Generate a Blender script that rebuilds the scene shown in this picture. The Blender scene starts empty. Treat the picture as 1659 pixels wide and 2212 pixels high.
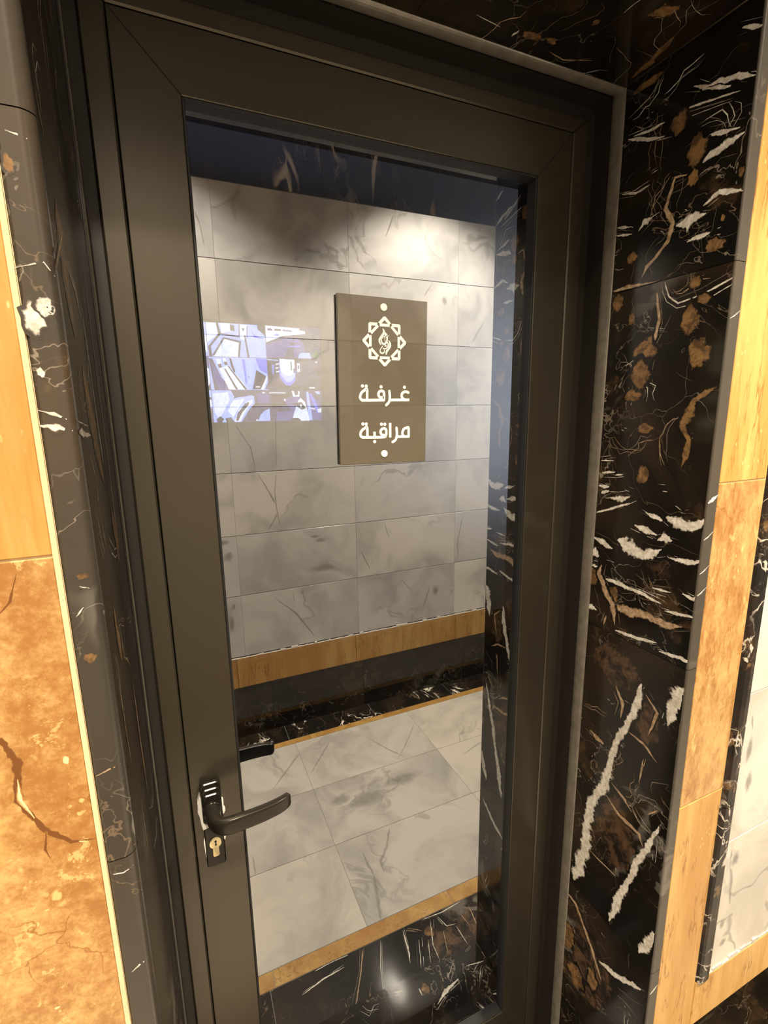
import bpy, bmesh, math, random
from mathutils import Matrix, Vector
random.seed(7)
SC = bpy.context.scene
COL = SC.collection

# ------------------------------------------------------------------ camera
CAM_Z = 1.594
cd = bpy.data.cameras.new('camera'); cam = bpy.data.objects.new('camera', cd); COL.objects.link(cam)
cd.sensor_fit = 'VERTICAL'; cd.sensor_height = 36.0; cd.sensor_width = 27.0
cd.lens = 36.0 * 1046.97 / 2212.0
cd.clip_start = 0.01; cd.clip_end = 50
RX = Vector((0.915752223951395, -0.4014481947720492, -0.015401663622377075))
DN = Vector((-0.09314116161398273, -0.17486156592186655, -0.9801776149130067))
FW = Vector((0.3907973750439887, 0.899034359564536, -0.19752121906547782))
rm = Matrix((RX, -DN, -FW)).transposed()
cam.matrix_world = Matrix.Translation((0, -0.702, CAM_Z)) @ rm.to_4x4()
SC.camera = cam

# ------------------------------------------------------------------ light and exposure
w = bpy.data.worlds.new('world'); SC.world = w; w.use_nodes = True
w.node_tree.nodes['Background'].inputs[0].default_value = (1.0, 0.86, 0.66, 1)
w.node_tree.nodes['Background'].inputs[1].default_value = 0.006
SC.view_settings.view_transform = 'Standard'
SC.view_settings.look = 'None'
SC.view_settings.gamma = 1.0
SC.view_settings.use_curve_mapping = False
SC.view_settings.exposure = 0.0

CEIL = 3.02
def downlight(x, y, power):
    l = bpy.data.lights.new('downlight', 'SPOT'); l.energy = power; l.color = (1.0, 0.86, 0.67)
    l.spot_size = math.radians(104); l.spot_blend = 0.55; l.shadow_soft_size = 0.035
    o = bpy.data.objects.new('downlight', l); COL.objects.link(o); o.location = (x, y, CEIL - 0.03)
    return o
for lx, lp in ((-1.39, 300), (-0.07, 245), (1.25, 325), (2.57, 270)):
    downlight(lx, -1.10, lp)
al = bpy.data.lights.new('room_fill', 'SPOT'); al.energy = 62; al.color = (0.87, 0.92, 1.0); al.shadow_soft_size = .08  # added light without a fixture, shaped to give the room wall its cool glow
al.spot_size = math.radians(92); al.spot_blend = 1.0
ao = bpy.data.objects.new('room_fill', al); COL.objects.link(ao); ao.location = (2.0, 0.66, 1.70); ao.rotation_euler = (math.radians(90), 0, 0)

# ------------------------------------------------------------------ material helpers
def new_mat(name):
    m = bpy.data.materials.new(name); m.use_nodes = True
    nt = m.node_tree; nt.nodes.clear()
    out = nt.nodes.new('ShaderNodeOutputMaterial'); b = nt.nodes.new('ShaderNodeBsdfPrincipled')
    nt.links.new(b.outputs[0], out.inputs[0])
    return m, nt, b, out
class NB:
    """small node builder"""
    def __init__(s, nt): s.nt = nt
    def link(s, a, b): s.nt.links.new(a, b)
    def setin(s, sock, v):
        if isinstance(v, bpy.types.NodeSocket): s.link(v, sock)
        elif isinstance(v, (tuple, list)) and len(v) == 3 and sock.type == 'RGBA': sock.default_value = (*v, 1)
        else: sock.default_value = v
    def coords(s, rand=True, scale=(1, 1, 1), rot=(0, 0, 0), off=(0, 0, 0)):
        tc = s.nt.nodes.new('ShaderNodeTexCoord'); v = tc.outputs['Object']
        if rand:
            oi = s.nt.nodes.new('ShaderNodeObjectInfo')
            m = s.nt.nodes.new('ShaderNodeVectorMath'); m.operation = 'MULTIPLY_ADD'
            cx = s.nt.nodes.new('ShaderNodeCombineXYZ')
            for i in range(3): s.link(oi.outputs['Random'], cx.inputs[i])
            s.link(cx.outputs[0], m.inputs[0]); m.inputs[1].default_value = (37.0, 53.0, 71.0); s.link(v, m.inputs[2])
            v = m.outputs[0]
        mp = s.nt.nodes.new('ShaderNodeMapping'); s.link(v, mp.inputs[0])
        mp.inputs['Scale'].default_value = scale; mp.inputs['Rotation'].default_value = rot; mp.inputs['Location'].default_value = off
        return mp.outputs[0]
    def rand(s):
        return s.nt.nodes.new('ShaderNodeObjectInfo').outputs['Random']
    def noise(s, v, scale, detail=4, rough=0.55, dist=0.0):
        n = s.nt.nodes.new('ShaderNodeTexNoise'); s.link(v, n.inputs['Vector'])
        n.inputs['Scale'].default_value = scale; n.inputs['Detail'].default_value = detail
        n.inputs['Roughness'].default_value = rough; n.inputs['Distortion'].default_value = dist
        return n.outputs['Fac']
    def warp(s, v, scale, amt):
        n = s.nt.nodes.new('ShaderNodeTexNoise'); s.link(v, n.inputs['Vector'])
        n.inputs['Scale'].default_value = scale; n.inputs['Detail'].default_value = 3
        m = s.nt.nodes.new('ShaderNodeVectorMath'); m.operation = 'SUBTRACT'; s.link(n.outputs['Color'], m.inputs[0]); m.inputs[1].default_value = (.5, .5, .5)
        k = s.nt.nodes.new('ShaderNodeVectorMath'); k.operation = 'MULTIPLY_ADD'; s.link(m.outputs[0], k.inputs[0])
        k.inputs[1].default_value = (amt, amt, amt); s.link(v, k.inputs[2])
        return k.outputs[0]
    def cracks(s, v, scale):
        n = s.nt.nodes.new('ShaderNodeTexVoronoi'); n.feature = 'DISTANCE_TO_EDGE'; s.link(v, n.inputs['Vector'])
        n.inputs['Scale'].default_value = scale
        return n.outputs['Distance']
    def cells(s, v, scale):
        n = s.nt.nodes.new('ShaderNodeTexVoronoi'); n.feature = 'F1'; s.link(v, n.inputs['Vector'])
        n.inputs['Scale'].default_value = scale
        return n.outputs['Distance']
    def step(s, v, a, b, oa=0.0, ob=1.0):
        n = s.nt.nodes.new('ShaderNodeMapRange'); n.interpolation_type = 'SMOOTHSTEP'
        s.setin(n.inputs['Value'], v); n.inputs['From Min'].default_value = a; n.inputs['From Max'].default_value = b
        n.inputs['To Min'].default_value = oa; n.inputs['To Max'].default_value = ob
        return n.outputs[0]
    def math(s, op, a, b=0.0):
        n = s.nt.nodes.new('ShaderNodeMath'); n.operation = op; s.setin(n.inputs[0], a); s.setin(n.inputs[1], b)
        return n.outputs[0]
    def ridge(s, v, scale, width, detail=3, dist=0.0, rough=.5):
        a = s.math('ABSOLUTE', s.math('SUBTRACT', s.noise(v, scale, detail, rough, dist), 0.5))
        return s.step(a, width, width * .25)
    def mix(s, f, a, b):
        n = s.nt.nodes.new('ShaderNodeMix'); n.data_type = 'RGBA'
        s.setin(n.inputs[0], f); s.setin(n.inputs[6], a); s.setin(n.inputs[7], b)
        return n.outputs[2]
    def attr(s, name):
        n = s.nt.nodes.new('ShaderNodeAttribute'); n.attribute_name = name
        return n.outputs['Fac']
    def bump(s, h, strength, dist=0.002):
        n = s.nt.nodes.new('ShaderNodeBump'); n.inputs['Strength'].default_value = strength; n.inputs['Distance'].default_value = dist
        s.link(h, n.inputs['Height']); return n.outputs[0]

def black_marble(name, vein=1.0, brown=1.0, hair=1.0, rough=0.12, scale=(1, 1, 1), rot=(0, 0, 0), rand=True, vs=2.4, vmask=(.54, .62), honed=0.0):
    m, nt, b, out = new_mat(name); n = NB(nt)
    v = n.coords(rand, scale, rot); wv = n.warp(v, 5.0, 0.10)
    base = n.mix(n.step(n.noise(wv, 4.5, 6, .6, .6), .42, .72), tuple(x + honed * k for x, k in zip((0.0075, 0.0062, 0.005), (1.05, .92, .72))), tuple(x + honed * k for x, k in zip((0.030, 0.019, 0.011), (.95, .80, .58))))
    # brown clasts
    bl = n.step(n.noise(n.warp(v, 18, .04), 8.0, 5, .6), .62, .67)
    bt = n.mix(n.step(n.noise(v, 50, 5, .7), .36, .64), (0.05, 0.028, 0.013), (0.20, 0.115, 0.05))
    c = n.mix(n.math('MULTIPLY', bl, .8 * brown), base, bt)
    # thin pale hairlines
    h1 = n.step(n.cracks(n.warp(n.warp(v, 9.0, 0.12), 40, .02), 9.0), .0045, .001)
    hm = n.step(n.noise(v, 6.0, 3), .52, .68)
    c = n.mix(n.math('MULTIPLY', n.math('MULTIPLY', h1, hm), .40 * hair), c, (0.34, 0.30, 0.24))
    h2 = n.math('MULTIPLY', n.ridge(wv, 6.0, .004, 5, 1.5), n.step(n.noise(v, 5.0, 2), .48, .62))
    h3 = n.math('MULTIPLY', n.ridge(n.warp(v, 3.0, 0.25), 3.1, .0028, 6, 0.4, .6), n.step(n.noise(v, 4.0, 2), .46, .60))
    c = n.mix(n.math('MULTIPLY', h2, .30 * hair), c, (0.30, 0.21, 0.13))
    c = n.mix(n.math('MULTIPLY', h3, .40 * hair), c, (0.40, 0.33, 0.25))
    # white veins
    vm = n.step(n.noise(v, 4.0, 2), *vmask)
    vn = n.ridge(n.warp(v, 6.0, .16), vs, .022, 4, .9)
    c = n.mix(n.math('MULTIPLY', n.math('MULTIPLY', vn, vm), vein), c, (0.72, 0.66, 0.56))
    # individually placed mineral marks (attributes on the slab's own mesh)
    mk = n.attr('mark'); tone = n.attr('tone')
    jag = n.math('ADD', n.math('MULTIPLY', n.math('SUBTRACT', n.noise(v, 260, 4, .6), .5), .5), n.math('MULTIPLY', n.math('SUBTRACT', n.noise(v, 70, 3, .6), .5), .9))
    f = n.step(n.math('ADD', mk, jag), .36, .62)
    f = n.math('MULTIPLY', f, n.step(mk, .02, .16))
    white = n.mix(n.step(n.noise(v, 120, 5, .7), .35, .65), (0.80, 0.76, 0.68), (0.50, 0.44, 0.36))
    tan = n.mix(n.step(n.noise(v, 130, 5, .7), .35, .65), (0.52, 0.38, 0.24), (0.26, 0.16, 0.085))
    bro = n.mix(n.step(n.noise(n.warp(v, 20, .05), 65, 6, .7), .36, .64), (0.26, 0.145, 0.058), (0.075, 0.042, 0.020))
    dbr = n.mix(n.step(n.noise(n.warp(v, 14, .08), 34, 7, .72), .40, .62), (0.012, 0.009, 0.007), (0.105, 0.060, 0.034))
    mc = n.mix(n.step(tone, .4, .6), white, tan); mc = n.mix(n.step(tone, 1.4, 1.6), mc, bro)
    mc = n.mix(n.step(tone, 2.4, 2.6), mc, dbr)
    mc = n.mix(n.step(tone, 3.4, 3.6), mc, (0.20, 0.165, 0.125))
    c = n.mix(f, c, mc)
    n.link(c, b.inputs['Base Color']); b.inputs['Roughness'].default_value = rough
    b.inputs['IOR'].default_value = 1.5
    return m

def white_marble(name, light=(0.535, 0.533, 0.535), dark=(0.35, 0.352, 0.358), rough=0.22, scale=(1, 1, 1), veins=1.0):
    m, nt, b, out = new_mat(name); n = NB(nt)
    v = n.coords(True, scale); wv = n.warp(v, 3.0, 0.35)
    c = n.mix(n.step(n.noise(wv, 2.6, 6, .6, .8), .40, .68), light, dark)
    tint = n.mix(n.rand(), (0.86, 0.86, 0.88), (1.04, 1.02, 0.99))
    mu = nt.nodes.new('ShaderNodeMix'); mu.data_type = 'RGBA'; mu.blend_type = 'MULTIPLY'; mu.inputs[0].default_value = 1
    n.link(c, mu.inputs[6]); n.link(tint, mu.inputs[7]); c = mu.outputs[2]
    bl = n.step(n.noise(n.warp(v, 6, .2), 7.5, 4, .6), .68, .80)
    c = n.mix(n.math('MULTIPLY', bl, .5), c, (0.19, 0.18, 0.165))
    vn = n.ridge(wv, 1.5, .014, 5, .5, .6); vm = n.step(n.noise(v, 2.0, 2), .50, .64)
    c = n.mix(n.math('MULTIPLY', n.math('MULTIPLY', vn, vm), .55 * veins), c, (0.20, 0.19, 0.17))
    mk = n.attr('mark')
    jag = n.math('MULTIPLY', n.math('SUBTRACT', n.noise(v, 40, 5, .65, .4), .5), 0.9)
    f = n.math('MULTIPLY', n.step(n.math('ADD', mk, jag), .2, 1.0), n.step(mk, .0, .5))
    c = n.mix(n.math('MULTIPLY', f, .72), c, (0.17, 0.16, 0.145))
    n.link(c, b.inputs['Base Color']); b.inputs['Roughness'].default_value = rough
    return m

def travertine(name, kind, tint=1.0, rough=0.30, lines=.75):
    m, nt, b, out = new_mat(name); n = NB(nt)
    T = lambda r, g, bb: (r * tint, g * tint, bb * tint)
    if kind == 'veined':      # cut along the bedding: long vertical streaks
        v = n.coords(True, (1, 1, .12)); wv = n.warp(v, 9, .02)
        a = n.noise(wv, 16, 8, .68)
        c = n.mix(n.step(a, .34, .66), T(0.50, 0.255, 0.060), T(0.70, 0.435, 0.145))
        c = n.mix(n.math('MULTIPLY', n.step(n.noise(v, 5, 2), .50, .72), .6), c, T(0.50, 0.235, 0.042))
        d = n.math('MULTIPLY', n.ridge(wv, 70, .030, 4, 0), n.step(n.noise(n.coords(True, (1, 1, .4)), 18, 3), .47, .60))
        c = n.mix(n.math('MULTIPLY', d, lines), c, T(0.27, 0.115, 0.022))
        pit = n.math('MULTIPLY', n.step(n.cells(n.coords(True, (1, 1, .4)), 130), .20, .10), n.step(n.noise(n.coords(True, (1, 1, .5)), 20, 2), .54, .62))
        c = n.mix(n.math('MULTIPLY', pit, .7), c, T(0.86, 0.62, 0.27))
    else:                     # cut across the bedding: cloudy, grainy, full of small clasts
        st = (1, 1, 1) if kind == 'cloudy' else (1, 1, .45)
        v = n.coords(True, st); wv = n.warp(v, 22, .02)
        g1 = n.noise(wv, 7, 5, .6); g2 = n.noise(wv, 34, 9, .78); g3 = n.noise(v, 150, 4, .7)
        a = n.math('ADD', n.math('MULTIPLY', g1, .42), n.math('ADD', n.math('MULTIPLY', g2, .42), n.math('MULTIPLY', g3, .16)))
        c = n.mix(n.step(a, .40, .60), T(0.34, 0.152, 0.040), T(0.66, 0.415, 0.155))
        rm = n.math('MULTIPLY', n.step(n.noise(wv, 62, 9, .8), .52, .57), n.step(n.noise(v, 6, 4, .6), .44, .60))
        c = n.mix(n.math('MULTIPLY', rm, .40 if kind == 'cloudy' else .75), c, T(0.30, 0.115, 0.020))
        cm = n.math('MULTIPLY', n.step(n.noise(n.warp(v, 30, .02), 30, 7, .74), .60, .64), .7)
        c = n.mix(cm, c, T(0.76, 0.50, 0.20))
        for sc, lo, hi, mscale in ((52, .26, .16, 12), (110, .28, .18, 18)):
            sp = n.step(n.cells(n.warp(n.warp(v, sc * .7, .9 / sc), sc * 2.5, .35 / sc), sc), lo, hi); sm = n.step(n.noise(v, mscale, 3), .57, .66)
            c = n.mix(n.math('MULTIPLY', n.math('MULTIPLY', sp, sm), .8), c, T(0.80, 0.55, 0.22))
        cr = n.math('MULTIPLY', n.step(n.cracks(n.warp(n.warp(v, 14, .06), 70, .012), 17), .012, .003), n.step(n.noise(v, 8, 2), .52, .62))
        c = n.mix(n.math('MULTIPLY', cr, .65), c, T(0.26, 0.092, 0.016))
        a = n.math('SUBTRACT', a, n.math('MULTIPLY', rm, .3))
    mk = n.attr('mark'); tone = n.attr('tone')
    jag = n.math('MULTIPLY', n.math('SUBTRACT', n.noise(n.coords(True), 120, 4, .6), .5), 1.1)
    f = n.math('MULTIPLY', n.step(n.math('ADD', mk, jag), .40, .60), n.step(mk, .02, .12))
    mc = n.mix(n.step(tone, .4, .6), (0.80, 0.60, 0.34), (0.17, 0.065, 0.018))
    c = n.mix(f, c, mc)
    n.link(c, b.inputs['Base Color']); b.inputs['Roughness'].default_value = rough
    n.link(n.bump(a, .12, .001), b.inputs['Normal'])
    return m

def plain(name, col, rough=.5, metal=0.0, noise=0.0, nscale=30, spec=.5, grain=0.0):
    m, nt, b, out = new_mat(name); n = NB(nt)
    v = n.coords(False); f = n.noise(v, nscale, 5)
    d = tuple(x * (1 - noise) for x in col); e = tuple(min(1, x * (1 + noise)) for x in col)
    n.link(n.mix(f, d, e), b.inputs['Base Color'])
    b.inputs['Roughness'].default_value = rough; b.inputs['Metallic'].default_value = metal
    b.inputs['Specular IOR Level'].default_value = spec
    if grain: n.link(n.bump(n.noise(v, 900, 2), grain, .0004), b.inputs['Normal'])
    return m

M = {}
M['jamb'] = black_marble('black_marble_veined', vein=.12, brown=.3, hair=1.3)
M['jamb_edge'] = black_marble('black_marble_ground_edge', vein=.12, brown=.25, hair=.6, honed=.055, rough=.34)
M['soffit'] = black_marble('black_marble_soffit', vein=.0, brown=.45, hair=.5)
M['left'] = black_marble('black_marble_left', vein=.3, brown=.9, hair=1.1, rough=.13, scale=(1, .7, .45))
M['left_edge'] = black_marble('black_marble_rounded_edge', vein=.35, brown=.5, hair=1.3, honed=.040, rough=.24)
M['base'] = black_marble('black_marble_base', vein=.04, brown=.2, hair=1.1, rough=.035)
M['threshold'] = black_marble('black_marble_threshold', vein=.0, brown=.4, hair=1.2, rough=.015)
M['near_border'] = black_marble('black_marble_near_border', vein=.15, brown=.4, hair=1.4, rough=.05)
M['frieze'] = black_marble('black_marble_frieze', vein=.7, brown=.5, hair=1.2, scale=(1, 1, .35), vs=4.0)
M['border'] = black_marble('black_marble_border', vein=1.0, brown=.7, hair=1.4, vs=6.0, scale=(1.6, 1.0, 1.6), vmask=(.48, .60))
M['pencil'] = black_marble('black_marble_pencil', vein=.8, brown=1.2, hair=1.2, vmask=(.46, .56), rough=.3, vs=6.0, scale=(2.5, 2.5, 2.2))
M['panel'] = white_marble('white_marble_lit', light=(0.80, 0.765, 0.67), dark=(0.56, 0.54, 0.47), rough=.25)  # same marble as the wall tiles, lightened and warmed to paint in glare
M['tile'] = white_marble('white_marble_wall', rough=.2)
M['floor_tile'] = white_marble('white_marble_floor', light=(0.48, 0.455, 0.41), dark=(0.32, 0.305, 0.28), rough=.2)
M['trav_v'] = travertine('travertine_veined', 'veined')
M['trav_b'] = travertine('travertine_cloudy', 'cloudy')
M['trav_l'] = travertine('travertine_smooth', 'veined', lines=.12)
M['trav_c'] = travertine('travertine_grainy', 'grainy')
M['trav_s'] = travertine('travertine_strip', 'veined', .62)
M['grout'] = plain('cream_grout', (0.72, 0.56, 0.33), .8, noise=.2)
M['grey_grout'] = plain('grey_grout', (0.06, 0.057, 0.053), .85, noise=.2)
M['panel_grout'] = plain('panel_grout', (0.55, 0.52, 0.45), .85, noise=.5, nscale=90)
M['floor_grout'] = plain('floor_grout', (0.27, 0.255, 0.235), .85, noise=.2)
M['white_grout'] = plain('white_grout', (0.62, 0.60, 0.56), .8, noise=.2)
M['dark_grout'] = plain('dark_grout', (0.03, 0.027, 0.024), .8, noise=.2)
M['plaster'] = plain('plaster', (0.55, 0.55, 0.56), .9, noise=.05, nscale=8)
M['ceiling'] = plain('ceiling_paint', (0.30, 0.285, 0.265), .9, noise=.03)
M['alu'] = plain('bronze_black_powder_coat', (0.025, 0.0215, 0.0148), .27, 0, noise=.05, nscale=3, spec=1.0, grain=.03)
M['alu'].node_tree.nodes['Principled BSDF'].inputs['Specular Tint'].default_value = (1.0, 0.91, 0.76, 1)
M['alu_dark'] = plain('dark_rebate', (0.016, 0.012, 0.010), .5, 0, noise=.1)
M['gasket'] = plain('black_rubber', (0.008, 0.008, 0.008), .55, 0, noise=.1)
M['sealant'] = plain('grey_sealant', (0.20, 0.18, 0.145), .2, .3, noise=.45, nscale=60)
M['handle'] = plain('satin_black_handle', (0.040, 0.034, 0.026), .22, .55, noise=.1)
M['plate'] = plain('handle_plate', (0.030, 0.026, 0.021), .2, .6, noise=.15)
M['silicone'] = plain('white_sealant_smear', (0.78, 0.76, 0.70), .5, 0, noise=.1)
M['brass'] = plain('brass', (0.86, 0.72, 0.40), .32, .35, noise=.12, nscale=80)
M['keyway'] = plain('keyway', (0.02, 0.017, 0.012), .6, 0, noise=.1)
M['cream'] = plain('cream_print', (0.98, 0.96, 0.80), .5, 0, noise=.02)
M['bezel'] = plain('monitor_black', (0.012, 0.012, 0.014), .3, 0, noise=.1)
M['room_floor'] = plain('dark_carpet', (0.02, 0.02, 0.022), .9, 0, noise=.4)
RIGHT_MARKS = [
 (3, [(-0.13, 0.4691)], [0.062, 0.1198]),
 (3, [(-0.2074, 1.0777)], [0.0316, 0.0492]),
 (3, [(-0.1353, 1.1437)], [0.0621, 0.0519]),
 (3, [(-0.1718, 0.8144)], [0.0655, 0.0888]),
 (0, [(-0.1793, 2.0229), (-0.1994, 2.0117), (-0.238, 2.0037), (-0.2605, 1.9933)], [0.0029, 0.0057, 0.0064, 0.0052]),
 (0, [(-0.1965, 2.0106), (-0.2305, 1.9967)], [0.0034, 0.0049]),
 (0, [(-0.2371, 2.055), (-0.2617, 2.0446)], [0.0042, 0.0081]),
 (0, [(-0.1874, 1.9227), (-0.2095, 1.9246), (-0.2547, 1.9335)], [0.0054, 0.0081, 0.0065]),
 (0, [(-0.2032, 1.9521), (-0.2249, 1.9474), (-0.2483, 1.9417)], [0.0029, 0.0051, 0.0033]),
 (0, [(-0.0767, 2.0059), (-0.1162, 1.9891), (-0.1409, 1.9814)], [0.0033, 0.0045, 0.0043]),
 (0, [(-0.0867, 2.0057), (-0.1197, 1.9996), (-0.139, 1.9993)], [0.002, 0.0038, 0.0037]),
 (0, [(-0.0729, 1.9309), (-0.0991, 1.923), (-0.1228, 1.926)], [0.0034, 0.0027, 0.0019]),
 (0, [(-0.0686, 1.8839), (-0.0928, 1.8775)], [0.0049, 0.0034]),
 (0, [(-0.0698, 1.8712), (-0.0982, 1.8658)], [0.0042, 0.0034]),
 (0, [(-0.1916, 1.8265), (-0.2237, 1.8295)], [0.005, 0.0059]),
 (0, [(-0.2101, 1.8655), (-0.2306, 1.8748), (-0.2631, 1.8651)], [0.003, 0.0058, 0.0044]),
 (0, [(-0.1721, 1.8518), (-0.189, 1.8553), (-0.2152, 1.854)], [0.0076, 0.016, 0.0059]),
 (0, [(-0.1098, 1.8654), (-0.121, 1.8748), (-0.1325, 1.8773)], [0.0027, 0.008, 0.0026]),
 (0, [(-0.1625, 2.0022), (-0.1893, 1.997), (-0.2436, 1.9847)], [0.0012, 0.0023, 0.0016]),
 (1, [(-0.0705, 1.7869), (-0.1213, 1.7846), (-0.157, 1.7829)], [0.0066, 0.0048, 0.002]),
 (1, [(-0.1218, 1.7959), (-0.1308, 1.8102), (-0.1623, 1.8365), (-0.167, 1.8596), (-0.1537, 1.8824), (-0.1642, 1.9176), (-0.1817, 1.9147)], [0.0021, 0.004, 0.0039, 0.0063, 0.0051, 0.0031, 0.003]),
 (0, [(-0.1626, 1.7797), (-0.1715, 1.7585), (-0.1874, 1.7457), (-0.224, 1.7504), (-0.2704, 1.7656)], [0.002, 0.002, 0.0019, 0.0018, 0.0017]),
 (1, [(-0.1509, 1.7681), (-0.1597, 1.7282), (-0.1531, 1.6957), (-0.1529, 1.6821)], [0.0033, 0.0054, 0.0041, 0.0028]),
 (2, [(-0.1634, 1.9876)], [0.0156, 0.0192]),
 (2, [(-0.1926, 1.9403)], [0.0172, 0.0224]),
 (2, [(-0.1017, 1.8299)], [0.0121, 0.0111]),
 (2, [(-0.2327, 1.8107)], [0.0185, 0.0118]),
 (2, [(-0.2564, 1.8888)], [0.0052, 0.0077]),
 (2, [(-0.2393, 1.8413)], [0.0037, 0.0058]),
 (2, [(-0.0807, 1.767)], [0.0146, 0.0175]),
 (2, [(-0.2076, 1.7199)], [0.0177, 0.0254]),
 (2, [(-0.2247, 1.7442)], [0.013, 0.0098]),
 (2, [(-0.1919, 1.9066)], [0.0094, 0.0132]),
 (2, [(-0.2088, 1.7689)], [0.0108, 0.0112]),
 (2, [(-0.1395, 1.6872)], [0.0241, 0.021]),
 (2, [(-0.1351, 1.649)], [0.0214, 0.0286]),
 (2, [(-0.1246, 1.6172)], [0.0222, 0.0117]),
 (2, [(-0.1519, 1.5659)], [0.0163, 0.0102]),
 (2, [(-0.226, 1.6705)], [0.0197, 0.0241]),
 (2, [(-0.1545, 1.4922)], [0.0132, 0.0208]),
 (2, [(-0.1171, 1.2735)], [0.0151, 0.0219]),
 (2, [(-0.0684, 1.2929)], [0.0187, 0.0211]),
 (2, [(-0.1093, 1.7369)], [0.0069, 0.0114]),
 (2, [(-0.0765, 0.4746)], [0.017, 0.0456]),
 (2, [(-0.1026, 0.4005)], [0.0255, 0.0342]),
 (2, [(-0.1434, 0.4417)], [0.0171, 0.0326]),
 (2, [(-0.1051, 2.0666)], [0.0313, 0.0063]),
 (2, [(-0.2571, 1.6244), (-0.2266, 1.6067), (-0.2184, 1.5872), (-0.2132, 1.5705), (-0.226, 1.5507), (-0.222, 1.5234), (-0.2178, 1.5093)], [0.0062, 0.0052, 0.0093, 0.0081, 0.0053, 0.0081, 0.0021]),
 (0, [(-0.0702, 1.5079), (-0.0967, 1.51)], [0.0024, 0.0024]),
 (0, [(-0.0741, 1.487), (-0.1014, 1.4905)], [0.0041, 0.004]),
 (0, [(-0.1019, 1.485), (-0.1176, 1.4883)], [0.0032, 0.0031]),
 (0, [(-0.0692, 1.4624), (-0.0912, 1.4652)], [0.0058, 0.0056]),
 (0, [(-0.0754, 1.4507), (-0.0919, 1.4571)], [0.0066, 0.0065]),
 (0, [(-0.0931, 1.445), (-0.116, 1.4476), (-0.1347, 1.4536)], [0.0032, 0.0087, 0.0054]),
 (0, [(-0.0683, 1.4141), (-0.1072, 1.4292), (-0.1359, 1.442)], [0.0034, 0.0032, 0.0031]),
 (0, [(-0.2024, 1.43), (-0.2221, 1.4237), (-0.2441, 1.4218), (-0.2574, 1.426), (-0.2703, 1.4415)], [0.0115, 0.0127, 0.0124, 0.0094, 0.0092]),
 (0, [(-0.1658, 1.4315), (-0.1968, 1.4238)], [0.003, 0.0087]),
 (0, [(-0.1484, 1.4064), (-0.1695, 1.403), (-0.1898, 1.3998)], [0.0077, 0.0106, 0.0044]),
 (0, [(-0.1916, 1.3903), (-0.2048, 1.3935), (-0.2164, 1.3932)], [0.0045, 0.016, 0.0043]),
 (0, [(-0.1174, 1.3729), (-0.1417, 1.3648), (-0.1726, 1.3648), (-0.2, 1.3795)], [0.013, 0.019, 0.0138, 0.0044]),
 (0, [(-0.064, 1.3673), (-0.0938, 1.3613), (-0.1091, 1.3575)], [0.0069, 0.0084, 0.0049]),
 (0, [(-0.0643, 1.3392), (-0.0807, 1.3347)], [0.0191, 0.0103]),
 (0, [(-0.0666, 1.3131), (-0.0793, 1.3149)], [0.0052, 0.0034]),
 (0, [(-0.2146, 1.3682), (-0.2356, 1.3688), (-0.2534, 1.3709), (-0.2695, 1.3803)], [0.0036, 0.0057, 0.0055, 0.0041]),
 (0, [(-0.0998, 1.2965), (-0.1343, 1.2964), (-0.171, 1.2962), (-0.2095, 1.2899)], [0.0076, 0.0066, 0.0047, 0.0023]),
 (0, [(-0.1909, 1.311), (-0.2228, 1.314)], [0.0031, 0.0029]),
 (0, [(-0.2412, 1.3188), (-0.2596, 1.3157), (-0.2693, 1.3227)], [0.005, 0.0049, 0.0049]),
 (0, [(-0.2161, 1.2806), (-0.2662, 1.2887)], [0.0038, 0.0035]),
 (0, [(-0.128, 1.2102), (-0.1613, 1.2132), (-0.2086, 1.2217)], [0.0043, 0.0041, 0.0039]),
 (0, [(-0.2139, 1.2103), (-0.2673, 1.2163)], [0.0039, 0.0065]),
 (0, [(-0.0624, 1.2341), (-0.0845, 1.2332)], [0.009, 0.0088]),
 (1, [(-0.1162, 1.2513), (-0.1524, 1.2563), (-0.192, 1.2593), (-0.2248, 1.259), (-0.2471, 1.2659)], [0.0068, 0.0114, 0.0109, 0.009, 0.0044]),
 (1, [(-0.0872, 1.3207), (-0.0837, 1.3021), (-0.102, 1.2726), (-0.1191, 1.2524), (-0.1261, 1.22)], [0.0068, 0.0086, 0.0077, 0.0085, 0.0034]),
 (1, [(-0.1069, 1.2301), (-0.1035, 1.2107)], [0.0052, 0.0026]),
 (0, [(-0.1888, 1.1389), (-0.1818, 1.1), (-0.1687, 1.0423), (-0.1523, 1.0081), (-0.138, 0.9399), (-0.1356, 0.9082), (-0.1033, 0.8305), (-0.0993, 0.7675), (-0.1015, 0.7142), (-0.0843, 0.6517), (-0.0802, 0.6241)], [0.0074, 0.01, 0.0113, 0.0107, 0.0111, 0.015, 0.0159, 0.0153, 0.0176, 0.0193, 0.0108]),
 (0, [(-0.2462, 0.9059), (-0.2336, 0.8599), (-0.2158, 0.8091), (-0.1987, 0.7364), (-0.1795, 0.6683), (-0.1698, 0.6214)], [0.005, 0.0069, 0.0099, 0.0093, 0.0107, 0.006]),
 (0, [(-0.2614, 1.1704), (-0.2467, 1.1298), (-0.2404, 1.0927)], [0.0253, 0.0185, 0.0063]),
 (0, [(-0.2596, 0.6966), (-0.2343, 0.626)], [0.0214, 0.0112]),
 (1, [(-0.0897, 0.9863), (-0.1237, 0.9791)], [0.0057, 0.0111]),
 (0, [(-0.1556, 0.5052), (-0.1936, 0.5195), (-0.2462, 0.5561)], [0.0053, 0.0101, 0.0085]),
 (1, [(-0.0617, 0.5749), (-0.0883, 0.5735), (-0.1372, 0.5117), (-0.1646, 0.4698)], [0.0067, 0.0055, 0.0053, 0.0042]),
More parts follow.
